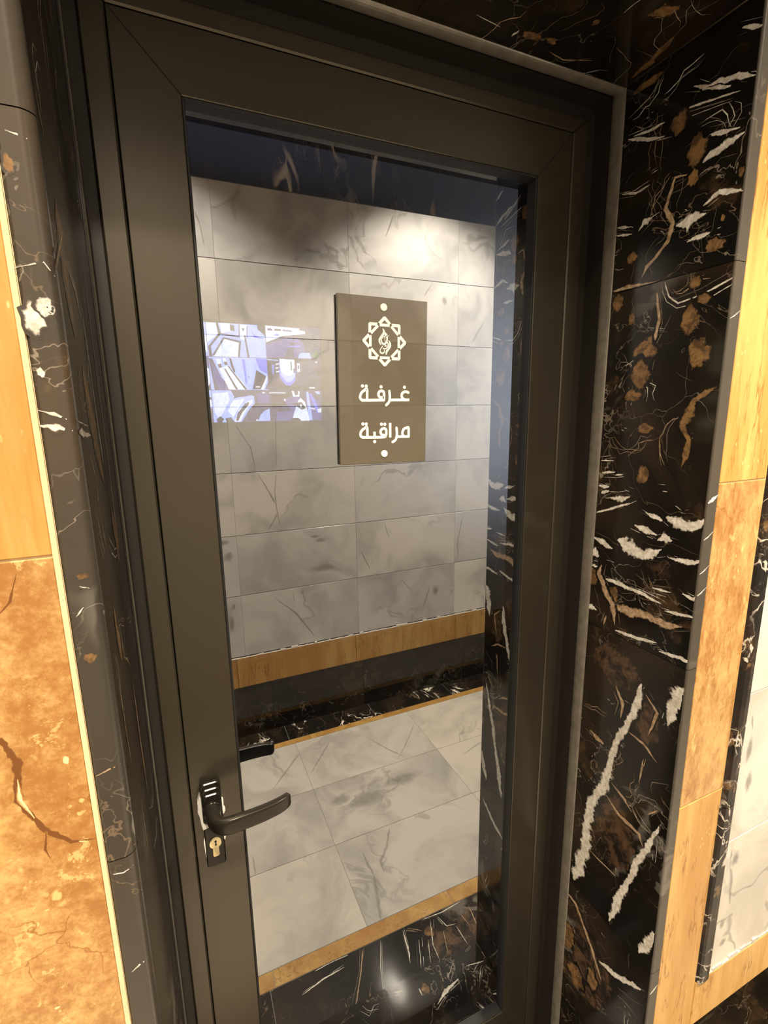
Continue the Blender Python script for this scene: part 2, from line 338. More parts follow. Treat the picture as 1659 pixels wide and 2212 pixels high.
 (1, [(-0.1382, 0.8799), (-0.1662, 0.8629), (-0.2108, 0.8581), (-0.222, 0.8395)], [0.0028, 0.0055, 0.0053, 0.0026]),
 (1, [(-0.1741, 1.0366), (-0.2023, 1.0328), (-0.2302, 1.0169)], [0.0026, 0.005, 0.0025]),
 (1, [(-0.1121, 0.7299), (-0.1735, 0.7312)], [0.0031, 0.0029]),
 (1, [(-0.1468, 0.9138), (-0.1787, 0.9), (-0.1944, 0.889)], [0.0028, 0.0054, 0.0027]),
 (1, [(-0.1386, 1.109), (-0.1561, 1.0822), (-0.1539, 1.0533)], [0.0026, 0.0052, 0.0026]),
 (1, [(-0.1982, 1.1243), (-0.2219, 1.1039), (-0.21, 1.0531)], [0.0024, 0.0048, 0.0025]),
 (1, [(-0.2018, 0.9566), (-0.206, 1.0056)], [0.0026, 0.0025]),
 (1, [(-0.2248, 0.9102), (-0.24, 0.9324)], [0.0026, 0.0025]),
]
WORD_ONE = [[(0.1133, 0.1079), (0.1093, 0.1093), (0.1054, 0.1085), (0.1023, 0.1058), (0.102, 0.1015), (0.1045, 0.0985), (0.108, 0.0969)], [(0.1151, 0.097), (0.0833, 0.0964)], [(0.081, 0.1096), (0.0817, 0.1023), (0.0815, 0.0981), (0.0801, 0.0932), (0.0757, 0.0888)], [(0.0716, 0.0962), (0.0352, 0.0955)], [(0.0719, 0.0962), (0.0719, 0.107), (0.0696, 0.1094), (0.0662, 0.1095), (0.0635, 0.1074), (0.0628, 0.1041), (0.0645, 0.1008), (0.0682, 0.0999), (0.0716, 0.1003)], [(0.0442, 0.0957), (0.0442, 0.1117), (0.04, 0.1101), (0.0356, 0.1067), (0.0333, 0.1019), (0.0336, 0.098), (0.0368, 0.0956)]]
DOTS_ONE = [(0.0371, 0.1163), (0.0431, 0.1162), (0.0673, 0.1157), (0.1066, 0.1158)]
WORD_TWO = [[(0.1154, 0.0404), (0.0941, 0.0406)], [(0.1142, 0.0404), (0.1138, 0.0539), (0.1102, 0.0539), (0.1059, 0.0523), (0.1035, 0.0479), (0.1035, 0.0441), (0.1055, 0.0408)], [(0.0931, 0.0542), (0.0938, 0.0454), (0.0932, 0.0404), (0.0912, 0.0356), (0.0864, 0.0325)], [(0.0822, 0.0617), (0.0822, 0.0395)], [(0.0755, 0.0456), (0.0743, 0.0425), (0.0706, 0.0404), (0.036, 0.0407)], [(0.0755, 0.0443), (0.0755, 0.0506), (0.0734, 0.0533), (0.0697, 0.0533), (0.0668, 0.0512), (0.066, 0.0475), (0.0678, 0.0444), (0.0716, 0.0434), (0.0748, 0.0436)], [(0.0559, 0.0488), (0.0559, 0.0405)], [(0.0441, 0.0406), (0.0437, 0.0554), (0.0397, 0.0542), (0.0352, 0.051), (0.0329, 0.0465), (0.0333, 0.0428), (0.0364, 0.0407)]]
DOTS_TWO = [(0.0371, 0.0607), (0.0424, 0.0605), (0.0676, 0.06), (0.0732, 0.0599), (0.0561, 0.0338)]
SCRIPT = [([(0.0705, 0.1996), (0.0724, 0.1956), (0.0715, 0.1922), (0.0672, 0.1869), (0.065, 0.1829), (0.0658, 0.179), (0.0678, 0.1761)], [0.0008, 0.0036, 0.004, 0.0036, 0.0034, 0.0026, 0.0006]), ([(0.0746, 0.1941), (0.0765, 0.1903), (0.0775, 0.1859), (0.0762, 0.1805), (0.0726, 0.1777), (0.0694, 0.1793), (0.0683, 0.1837), (0.0704, 0.1871), (0.0743, 0.1888), (0.0796, 0.1897)], [0.0014, 0.0036, 0.0026, 0.003, 0.0034, 0.003, 0.0014, 0.001, 0.001, 0.0018]), ([(0.0745, 0.193), (0.0738, 0.1873), (0.074, 0.1809)], [0.0024, 0.0012, 0.0008]), ([(0.0799, 0.1832), (0.0823, 0.1795), (0.0825, 0.1755), (0.0803, 0.1715), (0.0767, 0.1673), (0.0757, 0.1625)], [0.0008, 0.003, 0.0036, 0.0032, 0.0038, 0.0014]), ([(0.0775, 0.1809), (0.0794, 0.1776), (0.0785, 0.1739), (0.0751, 0.1712), (0.0722, 0.1709), (0.0709, 0.1723)], [0.001, 0.0026, 0.0022, 0.0018, 0.0018, 0.0014]), ([(0.0706, 0.1751), (0.0677, 0.1716), (0.0658, 0.1679), (0.0672, 0.1651), (0.0706, 0.1646), (0.0727, 0.1668), (0.0725, 0.1696)], [0.0012, 0.0014, 0.0016, 0.0026, 0.0026, 0.0016, 0.001]), ([(0.0735, 0.1753), (0.0765, 0.1754)], [0.0024, 0.0024])]

def glass_mat():
    m = bpy.data.materials.new('reflective_glass'); m.use_nodes = True; nt = m.node_tree; nt.nodes.clear()
    out = nt.nodes.new('ShaderNodeOutputMaterial'); g = nt.nodes.new('ShaderNodeBsdfGlossy'); t = nt.nodes.new('ShaderNodeBsdfTransparent')
    g.inputs['Roughness'].default_value = 0.0; g.inputs['Color'].default_value = (0.93, 0.965, 1.0, 1)
    t.inputs['Color'].default_value = (0.66, 0.69, 0.74, 1)
    n = NB(nt); tc = n.coords(False)
    f = n.step(n.noise(tc, 3.0, 2), .2, .8, .41, .425)     # slightly uneven reflective coating
    mx = nt.nodes.new('ShaderNodeMixShader'); n.link(f, mx.inputs[0]); n.link(t.outputs[0], mx.inputs[1]); n.link(g.outputs[0], mx.inputs[2])
    n.link(mx.outputs[0], out.inputs[0])
    return m
def clear_mat():
    m = bpy.data.materials.new('clear_glass'); m.use_nodes = True; nt = m.node_tree; nt.nodes.clear()
    out = nt.nodes.new('ShaderNodeOutputMaterial'); t = nt.nodes.new('ShaderNodeBsdfTransparent'); t.inputs['Color'].default_value = (.95, .97, .98, 1)
    nt.links.new(t.outputs[0], out.inputs[0]); return m
M['glass'] = glass_mat(); M['clear'] = clear_mat()
m, nt, b, out = new_mat('bronze_acrylic'); n = NB(nt)
n.link(n.mix(n.noise(n.coords(False), 6, 3), (0.088, 0.071, 0.043), (0.102, 0.082, 0.05)), b.inputs['Base Color'])
b.inputs['Roughness'].default_value = .03; b.inputs['IOR'].default_value = 1.85; M['acrylic'] = m
m, nt, b, out = new_mat('screen_picture'); a = nt.nodes.new('ShaderNodeAttribute'); a.attribute_name = 'Col'
e = nt.nodes.new('ShaderNodeEmission'); e.inputs['Strength'].default_value = 2.1
n = NB(nt); nz = n.noise(n.coords(False), 45, 6, .7)
n.link(n.mix(n.step(nz, .38, .62), a.outputs['Color'], n.mix(.22, a.outputs['Color'], (0.10, 0.12, 0.34))), e.inputs['Color'])
nt.links.new(e.outputs[0], out.inputs[0]); M['screen'] = m

# ------------------------------------------------------------------ geometry helpers
def link(o, parent=None):
    COL.objects.link(o)
    if parent is not None: o.parent = parent
    return o
def empty(name, loc=(0, 0, 0), parent=None):
    o = bpy.data.objects.new(name, None); o.empty_display_size = .05; link(o, parent); o.location = loc; return o
def from_bm(name, bm, mats, parent=None, smooth=False):
    bmesh.ops.recalc_face_normals(bm, faces=bm.faces[:])
    me = bpy.data.meshes.new(name); bm.to_mesh(me); bm.free()
    for mm in (mats if isinstance(mats, (list, tuple)) else [mats]): me.materials.append(mm)
    if smooth:
        for p in me.polygons: p.use_smooth = True
    return link(bpy.data.objects.new(name, me), parent)
def box_bm(bm, x0, x1, y0, y1, z0, z1, bev=0.0, seg=1):
    r = bmesh.ops.create_cube(bm, size=1.0)
    bmesh.ops.scale(bm, vec=(x1 - x0, y1 - y0, z1 - z0), verts=r['verts'])
    bmesh.ops.translate(bm, vec=((x0 + x1) / 2, (y0 + y1) / 2, (z0 + z1) / 2), verts=r['verts'])
    if bev > 0:
        es = list({e for v in r['verts'] for e in v.link_edges})
        bmesh.ops.bevel(bm, geom=es, offset=bev, segments=seg, affect='EDGES', profile=.5)
def box(name, x0, x1, y0, y1, z0, z1, mat, parent=None, bev=0.0, seg=1):
    bm = bmesh.new(); box_bm(bm, x0, x1, y0, y1, z0, z1, bev, seg)
    return from_bm(name, bm, mat, parent)
def prism_bm(bm, pts, axis, a, b):
    """extrude a polygon along an axis; pts are the other two coordinates in x,y,z order"""
    def P(p, t):
        if axis == 'z': return (p[0], p[1], t)
        if axis == 'y': return (p[0], t, p[1])
        return (t, p[0], p[1])
    lo = [bm.verts.new(P(p, a)) for p in pts]; hi = [bm.verts.new(P(p, b)) for p in pts]
    bm.faces.new(lo); bm.faces.new(hi[::-1]); k = len(pts)
    for i in range(k): bm.faces.new((lo[i], lo[(i + 1) % k], hi[(i + 1) % k], hi[i]))
def prism(name, pts, axis, a, b, mat, parent=None, bev=0, smooth=False):
    bm = bmesh.new(); prism_bm(bm, pts, axis, a, b)
    if bev: bmesh.ops.bevel(bm, geom=bm.edges[:], offset=bev, segments=1, affect='EDGES')
    return from_bm(name, bm, mat, parent, smooth)
def struct(o): o['kind'] = 'structure'; return o

def add_marks(bm, marks, to3, step=.000002, base=.00002, strands=False):
    """lay mineral veins / clasts on a slab's face. to3(u, v, off) -> xyz; attributes mark (1 = heart, 0 = rim) and tone."""
    lm = bm.verts.layers.float.get('mark') or bm.verts.layers.float.new('mark')
    lt = bm.verts.layers.float.get('tone') or bm.verts.layers.float.new('tone')
    def V(u, v, off, mk, t):
        q = bm.verts.new(to3(u, v, off)); q[lm] = mk; q[lt] = t; return q
    todo = list(marks)
    if strands:           # thin threads that run beside the bigger veins
        for tone, pts, ws in marks:
            if len(pts) > 1 and tone < 2:
                for s in range(2):
                    du, dv = random.uniform(-.012, .012), random.uniform(-.009, .009)
                    todo.insert(0, (tone if s == 0 else 4, [(p[0] + du + random.uniform(-.003, .003), p[1] + dv + random.uniform(-.003, .003)) for p in pts], [random.uniform(.0003, .0011)] * len(pts)))
    for i, (tone, pts, ws) in enumerate(todo):
        off = base + step * i
        if len(pts) == 1:
            (u, v), (ru, rv) = pts[0], ws
            k = 16; rad = [random.uniform(.82, 1.25) for _ in range(k)]; c = V(u, v, off, 1.0, tone); prev = None
            for fr, mk in ((.4, .8), (.75, .45), (1.0, 0.0)):
                ring = [V(u + ru * fr * rad[j] * math.cos(2 * math.pi * j / k), v + rv * fr * rad[j] * math.sin(2 * math.pi * j / k), off, mk, tone) for j in range(k)]
                for j in range(k):
                    if prev is None: bm.faces.new((c, ring[j], ring[(j + 1) % k]))
                    else: bm.faces.new((prev[j], ring[j], ring[(j + 1) % k], prev[(j + 1) % k]))
                prev = ring
            continue
        P = []
        for a in range(len(pts) - 1):
            (u0, v0), (u1, v1) = pts[a], pts[a + 1]; L = math.hypot(u1 - u0, v1 - v0); k = max(2, min(12, int(L / .005)))
            for j in range(k):
                t = j / k; P.append((u0 + (u1 - u0) * t, v0 + (v1 - v0) * t, ws[a] + (ws[a + 1] - ws[a]) * t))
        P.append((*pts[-1], ws[-1])); rows = []; n_ = len(P); wob = 0; wl = wr = 1.0
        for j, (u, v, wd) in enumerate(P):
            a = P[max(0, j - 1)]; c = P[min(n_ - 1, j + 1)]
            du, dv = c[0] - a[0], c[1] - a[1]; L = math.hypot(du, dv) or 1e-6; nu, nv = -dv / L, du / L
            wob = wob * .75 + random.uniform(-.14, .14) * max(wd, .0012)
            wl = wl * .7 + .3 * random.uniform(.35, 1.75); wr = wr * .7 + .3 * random.uniform(.35, 1.75)
            taper = min(1.0, .25 + .75 * min(j, n_ - 1 - j) / max(1, min(3, (n_ - 1) / 2)))
            hl = wd * wl * 1.1 * taper; hr = wd * wr * 1.1 * taper
            rows.append((V(u + nu * (wob + hl), v + nv * (wob + hl), off, 0, tone), V(u + nu * wob, v + nv * wob, off, 1.0, tone), V(u + nu * (wob - hr), v + nv * (wob - hr), off, 0, tone)))
        for r0, r1 in zip(rows, rows[1:]):
            bm.faces.new((r0[0], r0[1], r1[1], r1[0])); bm.faces.new((r0[1], r0[2], r1[2], r1[1]))
def hair_marks(u0, u1, v0, v1, count, step_u, bias=0.0):
    """random-walk hairlines over a face"""
    res = []
    for _ in range(count):
        u, v = random.uniform(u0, u1), random.uniform(v0, v1); a = random.choice((0, math.pi)) + random.gauss(bias, .9); pts = [(u, v)]
        for _s in range(random.randint(3, 9)):
            a += random.gauss(0, .5); u += step_u * math.cos(a); v += step_u * math.sin(a)
            if not (u0 < u < u1 and v0 < v < v1): break
            pts.append((u, v))
        if len(pts) > 1:
            w_ = random.choice((.0003, .0004, .0005, .0008)); res.append((random.choice((4, 4, 4, 1, 0)), pts, [w_ * random.uniform(.6, 1.4) for _p in pts]))
    return res

# ------------------------------------------------------------------ dimensions (metres; glass at y = 0, floor at z = 0)
WF = -0.262          # face of the wall the door is in
WB = -1.596          # face of the opposite wall
JL, JR = -0.064, 0.695
HEAD = 2.082
THR = 0.054          # threshold step
XA, XB = -2.3, 4.3   # corridor ends
G = .0009            # half joint

# ------------------------------------------------------------------ floor
fl = struct(box('floor', XA, XB, WB - .02, 2.0, -.12, -.0014, M['floor_grout']))
room_fl = box('carpet', -1.4, 2.5, .12, 1.98, -.0014, -.0005, M['room_floor'], fl)
Y0, Y1, Y2, Y3 = WB, -1.474, -1.438, -.473     # black border / brown strip / white field
Y4, Y5, Y6 = -.424, WF, -.055                  # brown strip / black border / threshold
FLOOR_MARKS = {'marble_tile': [(0, p, w_) for p, w_ in (
    ([(0.27, -1.179), (0.35, -1.266), (0.435, -1.363)], [.004, .008, .007]), ([(0.447, -1.205), (0.507, -1.277), (0.591, -1.384)], [.004, .008, .007]),
    ([(0.514, -0.73), (0.511, -0.669), (0.517, -0.627)], [.004, .009, .006]), ([(0.648, -0.782), (0.603, -0.711), (0.56, -0.667), (0.554, -0.62)], [.006, .009, .009, .005]),
    ([(0.517, -0.627), (0.502, -0.56), (0.478, -0.476)], [.006, .012, .014]), ([(0.136, -0.881), (0.135, -0.801)], [.006, .004]), ([(0.845, -1.121), (0.95, -1.23), (1.04, -1.333)], [.003, .005, .004]),
    ([(1.139, -1.02), (1.283, -1.064)], [.004, .006]), ([(0.768, -1.341), (0.832, -1.198), (0.885, -1.115)], [.004, .006, .004]), ([(.62, -.96)], [.16, .05]), ([(.80, -1.0)], [.12, .04]), ([(.52, -1.0)], [.06, .04]))],
  'border_slab': [(3, [(0.64, -0.335)], [.09, .05]), (3, [(0.74, -0.35)], [.06, .05]), (2, [(0.60, -0.38)], [.02, .02])] + [(1 if k % 3 == 2 else 0, p, [q * .6 for q in w_]) for k, (p, w_) in enumerate((
    ([(0.195, -0.376), (0.262, -0.389), (0.326, -0.394)], [.002, .006, .003]), ([(0.245, -0.419), (0.295, -0.424), (0.347, -0.42)], [.003, .006, .003]), ([(0.393, -0.42), (0.366, -0.361), (0.322, -0.289)], [.001, .0035, .003]),
    ([(0.453, -0.42), (0.423, -0.349), (0.407, -0.292)], [.001, .002, .0015]), ([(0.528, -0.416), (0.516, -0.348), (0.508, -0.324)], [.003, .005, .003]), ([(0.544, -0.416), (0.583, -0.391)], [.002, .003]),
    ([(0.621, -0.405), (0.594, -0.341), (0.591, -0.293)], [.002, .003, .002]), ([(0.649, -0.408), (0.661, -0.371), (0.691, -0.365)], [.002, .003, .002]), ([(0.644, -0.363), (0.623, -0.3)], [.003, .002]),
    ([(0.688, -0.359), (0.691, -0.298)], [.003, .002]), ([(0.587, -0.359), (0.563, -0.299)], [.002, .002]), ([(0.721, -0.384), (0.728, -0.341)], [.003, .002]), ([(0.561, -0.371), (0.532, -0.3)], [.002, .003]),
    ([(.60, -.42), (.67, -.415), (.74, -.42)], [.003, .004, .003]), ([(.76, -.40), (.75, -.33), (.77, -.29)], [.003, .003, .002])))]}
def floor_piece(name, x0, x1, y0, y1, mat, z1=0.0, z0=-.0115, bev=.0004):
    mk = []
    for k in FLOOR_MARKS.get(name, []):
        cx_, cy_ = sum(p[0] for p in k[1]) / len(k[1]), sum(p[1] for p in k[1]) / len(k[1])
        if x0 < cx_ < x1 and y0 < cy_ < y1: mk.append(k)
    if mk:
        bm = bmesh.new(); box_bm(bm, x0 + .0008, x1 - .0008, y0 + .0008, y1 - .0008, z0, z1, bev)
        add_marks(bm, mk, lambda u, v, o: (min(max(u, x0 + .002), x1 - .002), min(max(v, y0 + .002), y1 - .002), z1 + o), strands=name == 'border_slab')
        return from_bm(name, bm, mat, fl)
    return box(name, x0 + .0008, x1 - .0008, y0 + .0008, y1 - .0008, z0, z1, mat, fl, bev)
xs = [.430 - .615 * k for k in range(3, -1, -1)] + [.430 + .615 * k for k in range(1, 6)]
ys = [Y2, -1.105, -.80, Y3]
for xa, xb in zip(xs, xs[1:]):
    for ya, yb in zip(ys, ys[1:]): floor_piece('marble_tile', xa, xb, ya, yb, M['floor_tile'])
for i, x in enumerate([-1.4, -.62, .01, .41, .88, 1.36, 1.95, 2.6]):
    nx = [-.62, .01, .41, .88, 1.36, 1.95, 2.6, 3.2][i]
    floor_piece('border_slab', x, nx, Y0, Y1, M['border'])
for x, nx in zip([-1.4, -.4, .515, 1.33, 2.2], [-.4, .515, 1.33, 2.2, 3.2]): floor_piece('travertine_strip', x, nx, Y1, Y2, M['trav_s'])
for x, nx in zip([-1.4, -.6, .13, .72, 1.5, 2.3], [-.6, .13, .72, 1.5, 2.3, 3.2]): floor_piece('travertine_strip', x, nx, Y3, Y4, M['trav_s'])
for x, nx in zip([-1.4, -.6, .115, .90, 1.7, 2.4], [-.6, .115, .90, 1.7, 2.4, 3.2]): floor_piece('border_slab', x, nx, Y4, Y5, M['near_border'])
bm = bmesh.new(); box_bm(bm, JL + .001, JR - .001, WF, .10, -.0115, THR, .002)
add_marks(bm, [(0, [(0.512, -0.17), (0.55, -0.188), (0.595, -0.199)], [.002, .007, .003]), (0, [(0.63, -0.217), (0.685, -0.207)], [.002, .003]), (0, [(0.672, -0.201), (0.644, -0.169)], [.001, .002]), (0, [(0.612, -0.125), (0.628, -0.096)], [.005, .004]),
    (0, [(0.416, -0.242), (0.441, -0.237)], [.002, .004]), (0, [(0.484, -0.223), (0.485, -0.205)], [.003, .003]), (0, [(.66, -.13), (.685, -.12)], [.005, .004]), (2, [(.50, -.215)], [.012, .02])] + hair_marks(.0, .68, WF + .01, -.06, 30, .014), lambda u, v, o: (u, v, THR + o), strands=True)
thr = from_bm('threshold_step', bm, M['threshold'], fl)

# ------------------------------------------------------------------ wall with the door
wf = bmesh.new()
box_bm(wf, XA, JL - .024, WF + .0014, .12, -.10, CEIL); box_bm(wf, JR + .024, XB, WF + .0014, .12, -.10, CEIL)
box_bm(wf, JL - .024, JR + .024, WF + .0014, .12, HEAD + .024, CEIL)
wf = struct(from_bm('wall_front', wf, M['grout']))
def wpiece(name, x0, x1, z0, z1, mat, parent=wf, y=WF, th=.0115, bev=.0008, back=None):
    return box(name, x0 + G, x1 - G, y, y + th, z0 + G, z1 - G, mat, parent, bev)
ZT = [0.0, .405, .945, 1.489, 2.032, 2.575, CEIL]
LX = JL - .0245; RXX = JR + .0225
# left of the door: broad travertine slabs, the one below eye level with a filled crack
for i in range(6):
    mat = M['trav_b'] if i in (0, 2, 4) else M['trav_l']
    if i == 2:
        bm = bmesh.new(); box_bm(bm, LX - .60 + G, LX - .004, WF, WF + .0115, ZT[i] + G, ZT[i + 1] - G, .0008)
        crack = [(1, [(-.185, 1.352), (-.1469, 1.3428), (-.1394, 1.3192), (-.1424, 1.2853), (-.1276, 1.2499), (-.1112, 1.2322), (-.0935, 1.228)], [.002, .003, .0045, .004, .004, .003, .0015]),
                 (1, [(-.1276, 1.2499), (-.1306, 1.2324), (-.128, 1.222)], [.002, .0015, .0008]),
                 (1, [(-.135, 1.445), (-.125, 1.4567), (-.1177, 1.4781)], [.001, .002, .0012]),
                 (0, [(-.1405, 1.305), (-.141, 1.285), (-.134, 1.265)], [.0012, .002, .001]),
                 (0, [(-.106, 1.2305), (-.100, 1.2275)], [.0015, .001])]
        lp = [(0, [(random.uniform(-.3, -.1), random.uniform(.96, 1.47))], [random.uniform(.002, .005), random.uniform(.002, .006)]) for _ in range(14)]
        add_marks(bm, lp + crack, lambda u, v, o: (u, WF - o, v))
        from_bm('travertine_slab', bm, M['trav_b'], wf)
    else:
        box('travertine_slab', LX - .60 + G, LX - .004, WF, WF + .0115, ZT[i] + G, ZT[i + 1] - G, mat, wf, .0008)
    box('travertine_slab', LX - 1.20 + G, LX - .60 - G, WF, WF + .0115, ZT[i] + G, ZT[i + 1] - G, M['trav_v'] if i % 2 else M['trav_b'], wf, .0008)
box('grout_fillet', LX - .004, LX, WF - .0005, WF + .0115, 0, HEAD + .02, M['grout'], wf)
# right of the door: narrow travertine band, black pencil moulding, white marble panel
TB0, TB1 = RXX, .829
for i in range(6):
    z0 = ZT[i]; z1 = ZT[i + 1]
    mat = (M['trav_v'], M['trav_v'], M['trav_c'], M['trav_v'], M['trav_c'], M['trav_v'])[i]
    wpiece('travertine_slab', TB0, TB1, z0, z1, mat)
ST0, ST1 = .405, .512
for x, nx in zip([TB1, 1.45, 2.2, 3.0], [1.45, 2.2, 3.0, XB]):
    wpiece('travertine_strip', x, nx, ST0, ST1, M['trav_v'], y=WF - .002, th=.0135)
for x, nx in zip([TB1, 1.25, 1.85, 2.45, 3.05], [1.25, 1.85, 2.45, 3.05, XB]):
    wpiece('base_slab', x, nx, 0.0, ST0, M['base'])
# moulding: half-round section
pc, pw = .847, .017
prof = [(pc - pw, WF + .0115), (pc - pw, WF + .002), (pc - pw + .002, WF - .0035), (pc - pw + .006, WF - .0065), (pc, WF - .0075), (pc + pw - .006, WF - .0065), (pc + pw - .002, WF - .0035), (pc + pw, WF + .002), (pc + pw, WF + .0115)]
for z0, z1 in zip([ST1, .905, 1.51, 2.11], [.905, 1.51, 2.11, 2.55]):
    prism('pencil_moulding', prof, 'z', z0 + G, z1 - G, M['pencil'], wf, smooth=False)
RZ = [ST1, .815, 1.115, 1.415, 1.715, 2.015, 2.315, 2.56]
PANEL_MARKS = [(0, [(.892, 1.0)], [.010, .035]), (0, [(.905, .93)], [.012, .03]), (0, [(.884, .79), (.895, .73), (.905, .66)], [.005, .009, .005]), (0, [(.90, .765)], [.012, .02]), (0, [(.888, .62)], [.012, .016]), (0, [(.90, .57)], [.012, .012]), (0, [(.885, 1.07), (.892, 1.04)], [.004, .005])]
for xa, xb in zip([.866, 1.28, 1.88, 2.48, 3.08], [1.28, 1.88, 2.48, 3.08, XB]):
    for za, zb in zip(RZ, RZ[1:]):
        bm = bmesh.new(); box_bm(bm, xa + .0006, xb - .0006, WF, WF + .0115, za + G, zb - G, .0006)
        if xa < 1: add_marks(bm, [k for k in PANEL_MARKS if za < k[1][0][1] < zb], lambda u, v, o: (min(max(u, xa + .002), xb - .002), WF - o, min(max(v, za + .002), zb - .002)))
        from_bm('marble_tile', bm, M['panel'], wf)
bm = bmesh.new(); px = .866
while px < 2.6:
    nx = px + random.uniform(.006, .03); h_ = random.random() ** 2 * .012
    box_bm(bm, px, nx, WF - .0012 - random.random() * .001, WF + .006, ST1, ST1 + .002 + h_); px = nx
from_bm('grout_bead', bm, M['panel_grout'], wf)
for xa, xb in zip([.829, 1.6, 2.4], [1.6, 2.4, XB]): wpiece('frieze_slab', xa, xb, 2.56, CEIL, M['base'])
# over the door
for xa, xb in zip([LX, .30], [.30, RXX]):
    wpiece('travertine_slab', xa, xb, HEAD + .024, 2.575, M['trav_v']); wpiece('travertine_slab', xa, xb, 2.575, CEIL, M['trav_v'])

# ------------------------------------------------------------------ marble lining of the opening
YF = -.012                                      # leaf face
def lining(x_in, x_out, round_r):
    """plan section of a jamb slab with its nose towards the corridor (x_in = side of the opening)"""
    s = 1 if x_out > x_in else -1; r = round_r; pts = [(x_out, .10), (x_in, .10)]
    for k in range(25):
        a = (math.pi / 2) * k / 24
        pts.append((x_in + s * (r - r * math.cos(a)), WF - .001 + r - r * math.sin(a)))
    pts.append((x_out - s * .002, WF - .001)); pts.append((x_out, WF + .001))
    return pts
def nose_slot(o):
    for p in o.data.polygons:
        if p.center.y < WF + .017 and p.normal.y < -.02: p.material_index = 1
t2 = struct(empty('trim_2')); t3 = struct(empty('trim_3')); t4 = struct(empty('trim_4'))
t2['label'] = 'black marble lining on the left side of the doorway'; t3['label'] = 'black marble lining on the right side of the doorway'; t4['label'] = 'black marble soffit over the doorway'
LZ = [THR, .612, 1.20, 1.800, HEAD]
left_marks = [(1, [(-.2451, 1.8282), (-.2427, 1.8153), (-.2342, 1.796)], [.002, .004, .003]), (1, [(-.1648, 1.8224), (-.1636, 1.8054)], [.003, .004]),
    (2, [(-.22, 1.76), (-.22, 1.72), (-.21, 1.66)], [.012, .018, .01]), (1, [(-.2039, 1.7434), (-.2683, 1.6961)], [.002, .003]),
    (2, [(-.19, 1.64), (-.18, 1.60), (-.15, 1.53)], [.012, .02, .01]), (0, [(-.258, 1.585), (-.2008, 1.58)], [.005, .003]),
    (2, [(-.12, 1.50), (-.11, 1.44)], [.01, .016]), (0, [(-.21, 1.72), (-.18, 1.705), (-.16, 1.68)], [.002, .002, .001]),
    (1, [(-.23, 1.36), (-.225, 1.30), (-.22, 1.26)], [.0015, .002, .001]), (1, [(-.13, 1.30), (-.128, 1.22), (-.12, 1.15)], [.003, .005, .002]),
    (0, [(-.15, 1.70), (-.145, 1.62), (-.14, 1.55)], [.001, .0015, .001]), (1, [(-.10, 1.75), (-.098, 1.60), (-.1, 1.45)], [.002, .003, .002]),
    (2, [(-.2, 1.42), (-.19, 1.36)], [.008, .012]), (1, [(-.19, 1.20), (-.18, 1.12)], [.002, .003])]
nose_marks = [(0, [(-.082, 1.666)], [.008, .014]), (0, [(-.074, 1.674)], [.007, .008]), (0, [(-.0877, 1.601), (-.078, 1.598), (-.07, 1.594)], [.001, .0018, .0015]),
    (0, [(-.0877, 1.5895), (-.078, 1.588), (-.0676, 1.5849)], [.003, .0045, .003]), (1, [(-.0862, 1.2897), (-.0759, 1.2931), (-.0668, 1.2937)], [.0012, .0016, .0012]),
    (0, [(-.0842, 1.1862), (-.076, 1.1845), (-.0679, 1.1875)], [.0015, .001, .0012]), (0, [(-.0811, 1.0723), (-.074, 1.077), (-.0664, 1.0779)], [.0015, .002, .0012]),
    (2, [(-.077, 1.3993)], [.006, .006]), (0, [(-.0888, 1.6984), (-.0705, 1.7041), (-.0655, 1.696)], [.001, .0013, .001]),
    (2, [(-.083, 1.765)], [.004, .008]), (0, [(-.082, 1.785), (-.07, 1.782)], [.0008, .0012]), (0, [(-.078, 1.462), (-.071, 1.459)], [.001, .0015]),
    (2, [(-.074, 1.470)], [.006, .004]), (0, [(-.083, 1.437), (-.077, 1.444)], [.0008, .0012]), (0, [(-.082, 1.628)], [.003, .004])]
def nose_off(x):      # follow the rounded nose of the left slab
    r = .010; d = max(0.0, min(r, JL - x)); a = math.acos(max(-1, min(1, 1 - d / r))) if d < r else math.pi / 2
    return WF - .001 + r - r * math.sin(a)
for za, zb in zip(LZ, LZ[1:]):
    bm = bmesh.new(); prism_bm(bm, lining(JL, JL - .0235, .010), 'z', za + G * .5, zb - G * .5)
    if za > .6:
        sel = hair_marks(WF + .02, -.04, za + .004, zb - .004, 40, .014, math.pi / 2) + [k for k in left_marks if za <= sum(p[1] for p in k[1]) / len(k[1]) < zb]
        add_marks(bm, sel, lambda u, v, o: (JL + o, u, v), strands=True)
        sel = [k for k in nose_marks if za <= sum(p[1] for p in k[1]) / len(k[1]) < zb]
        add_marks(bm, sel, lambda u, v, o: (u, nose_off(u) - o, v), base=.00012)
    o = from_bm('marble_slab', bm, [M['left'], M['left_edge']], t2); nose_slot(o)
RZJ = [THR, .612, 1.201, 1.783, HEAD]
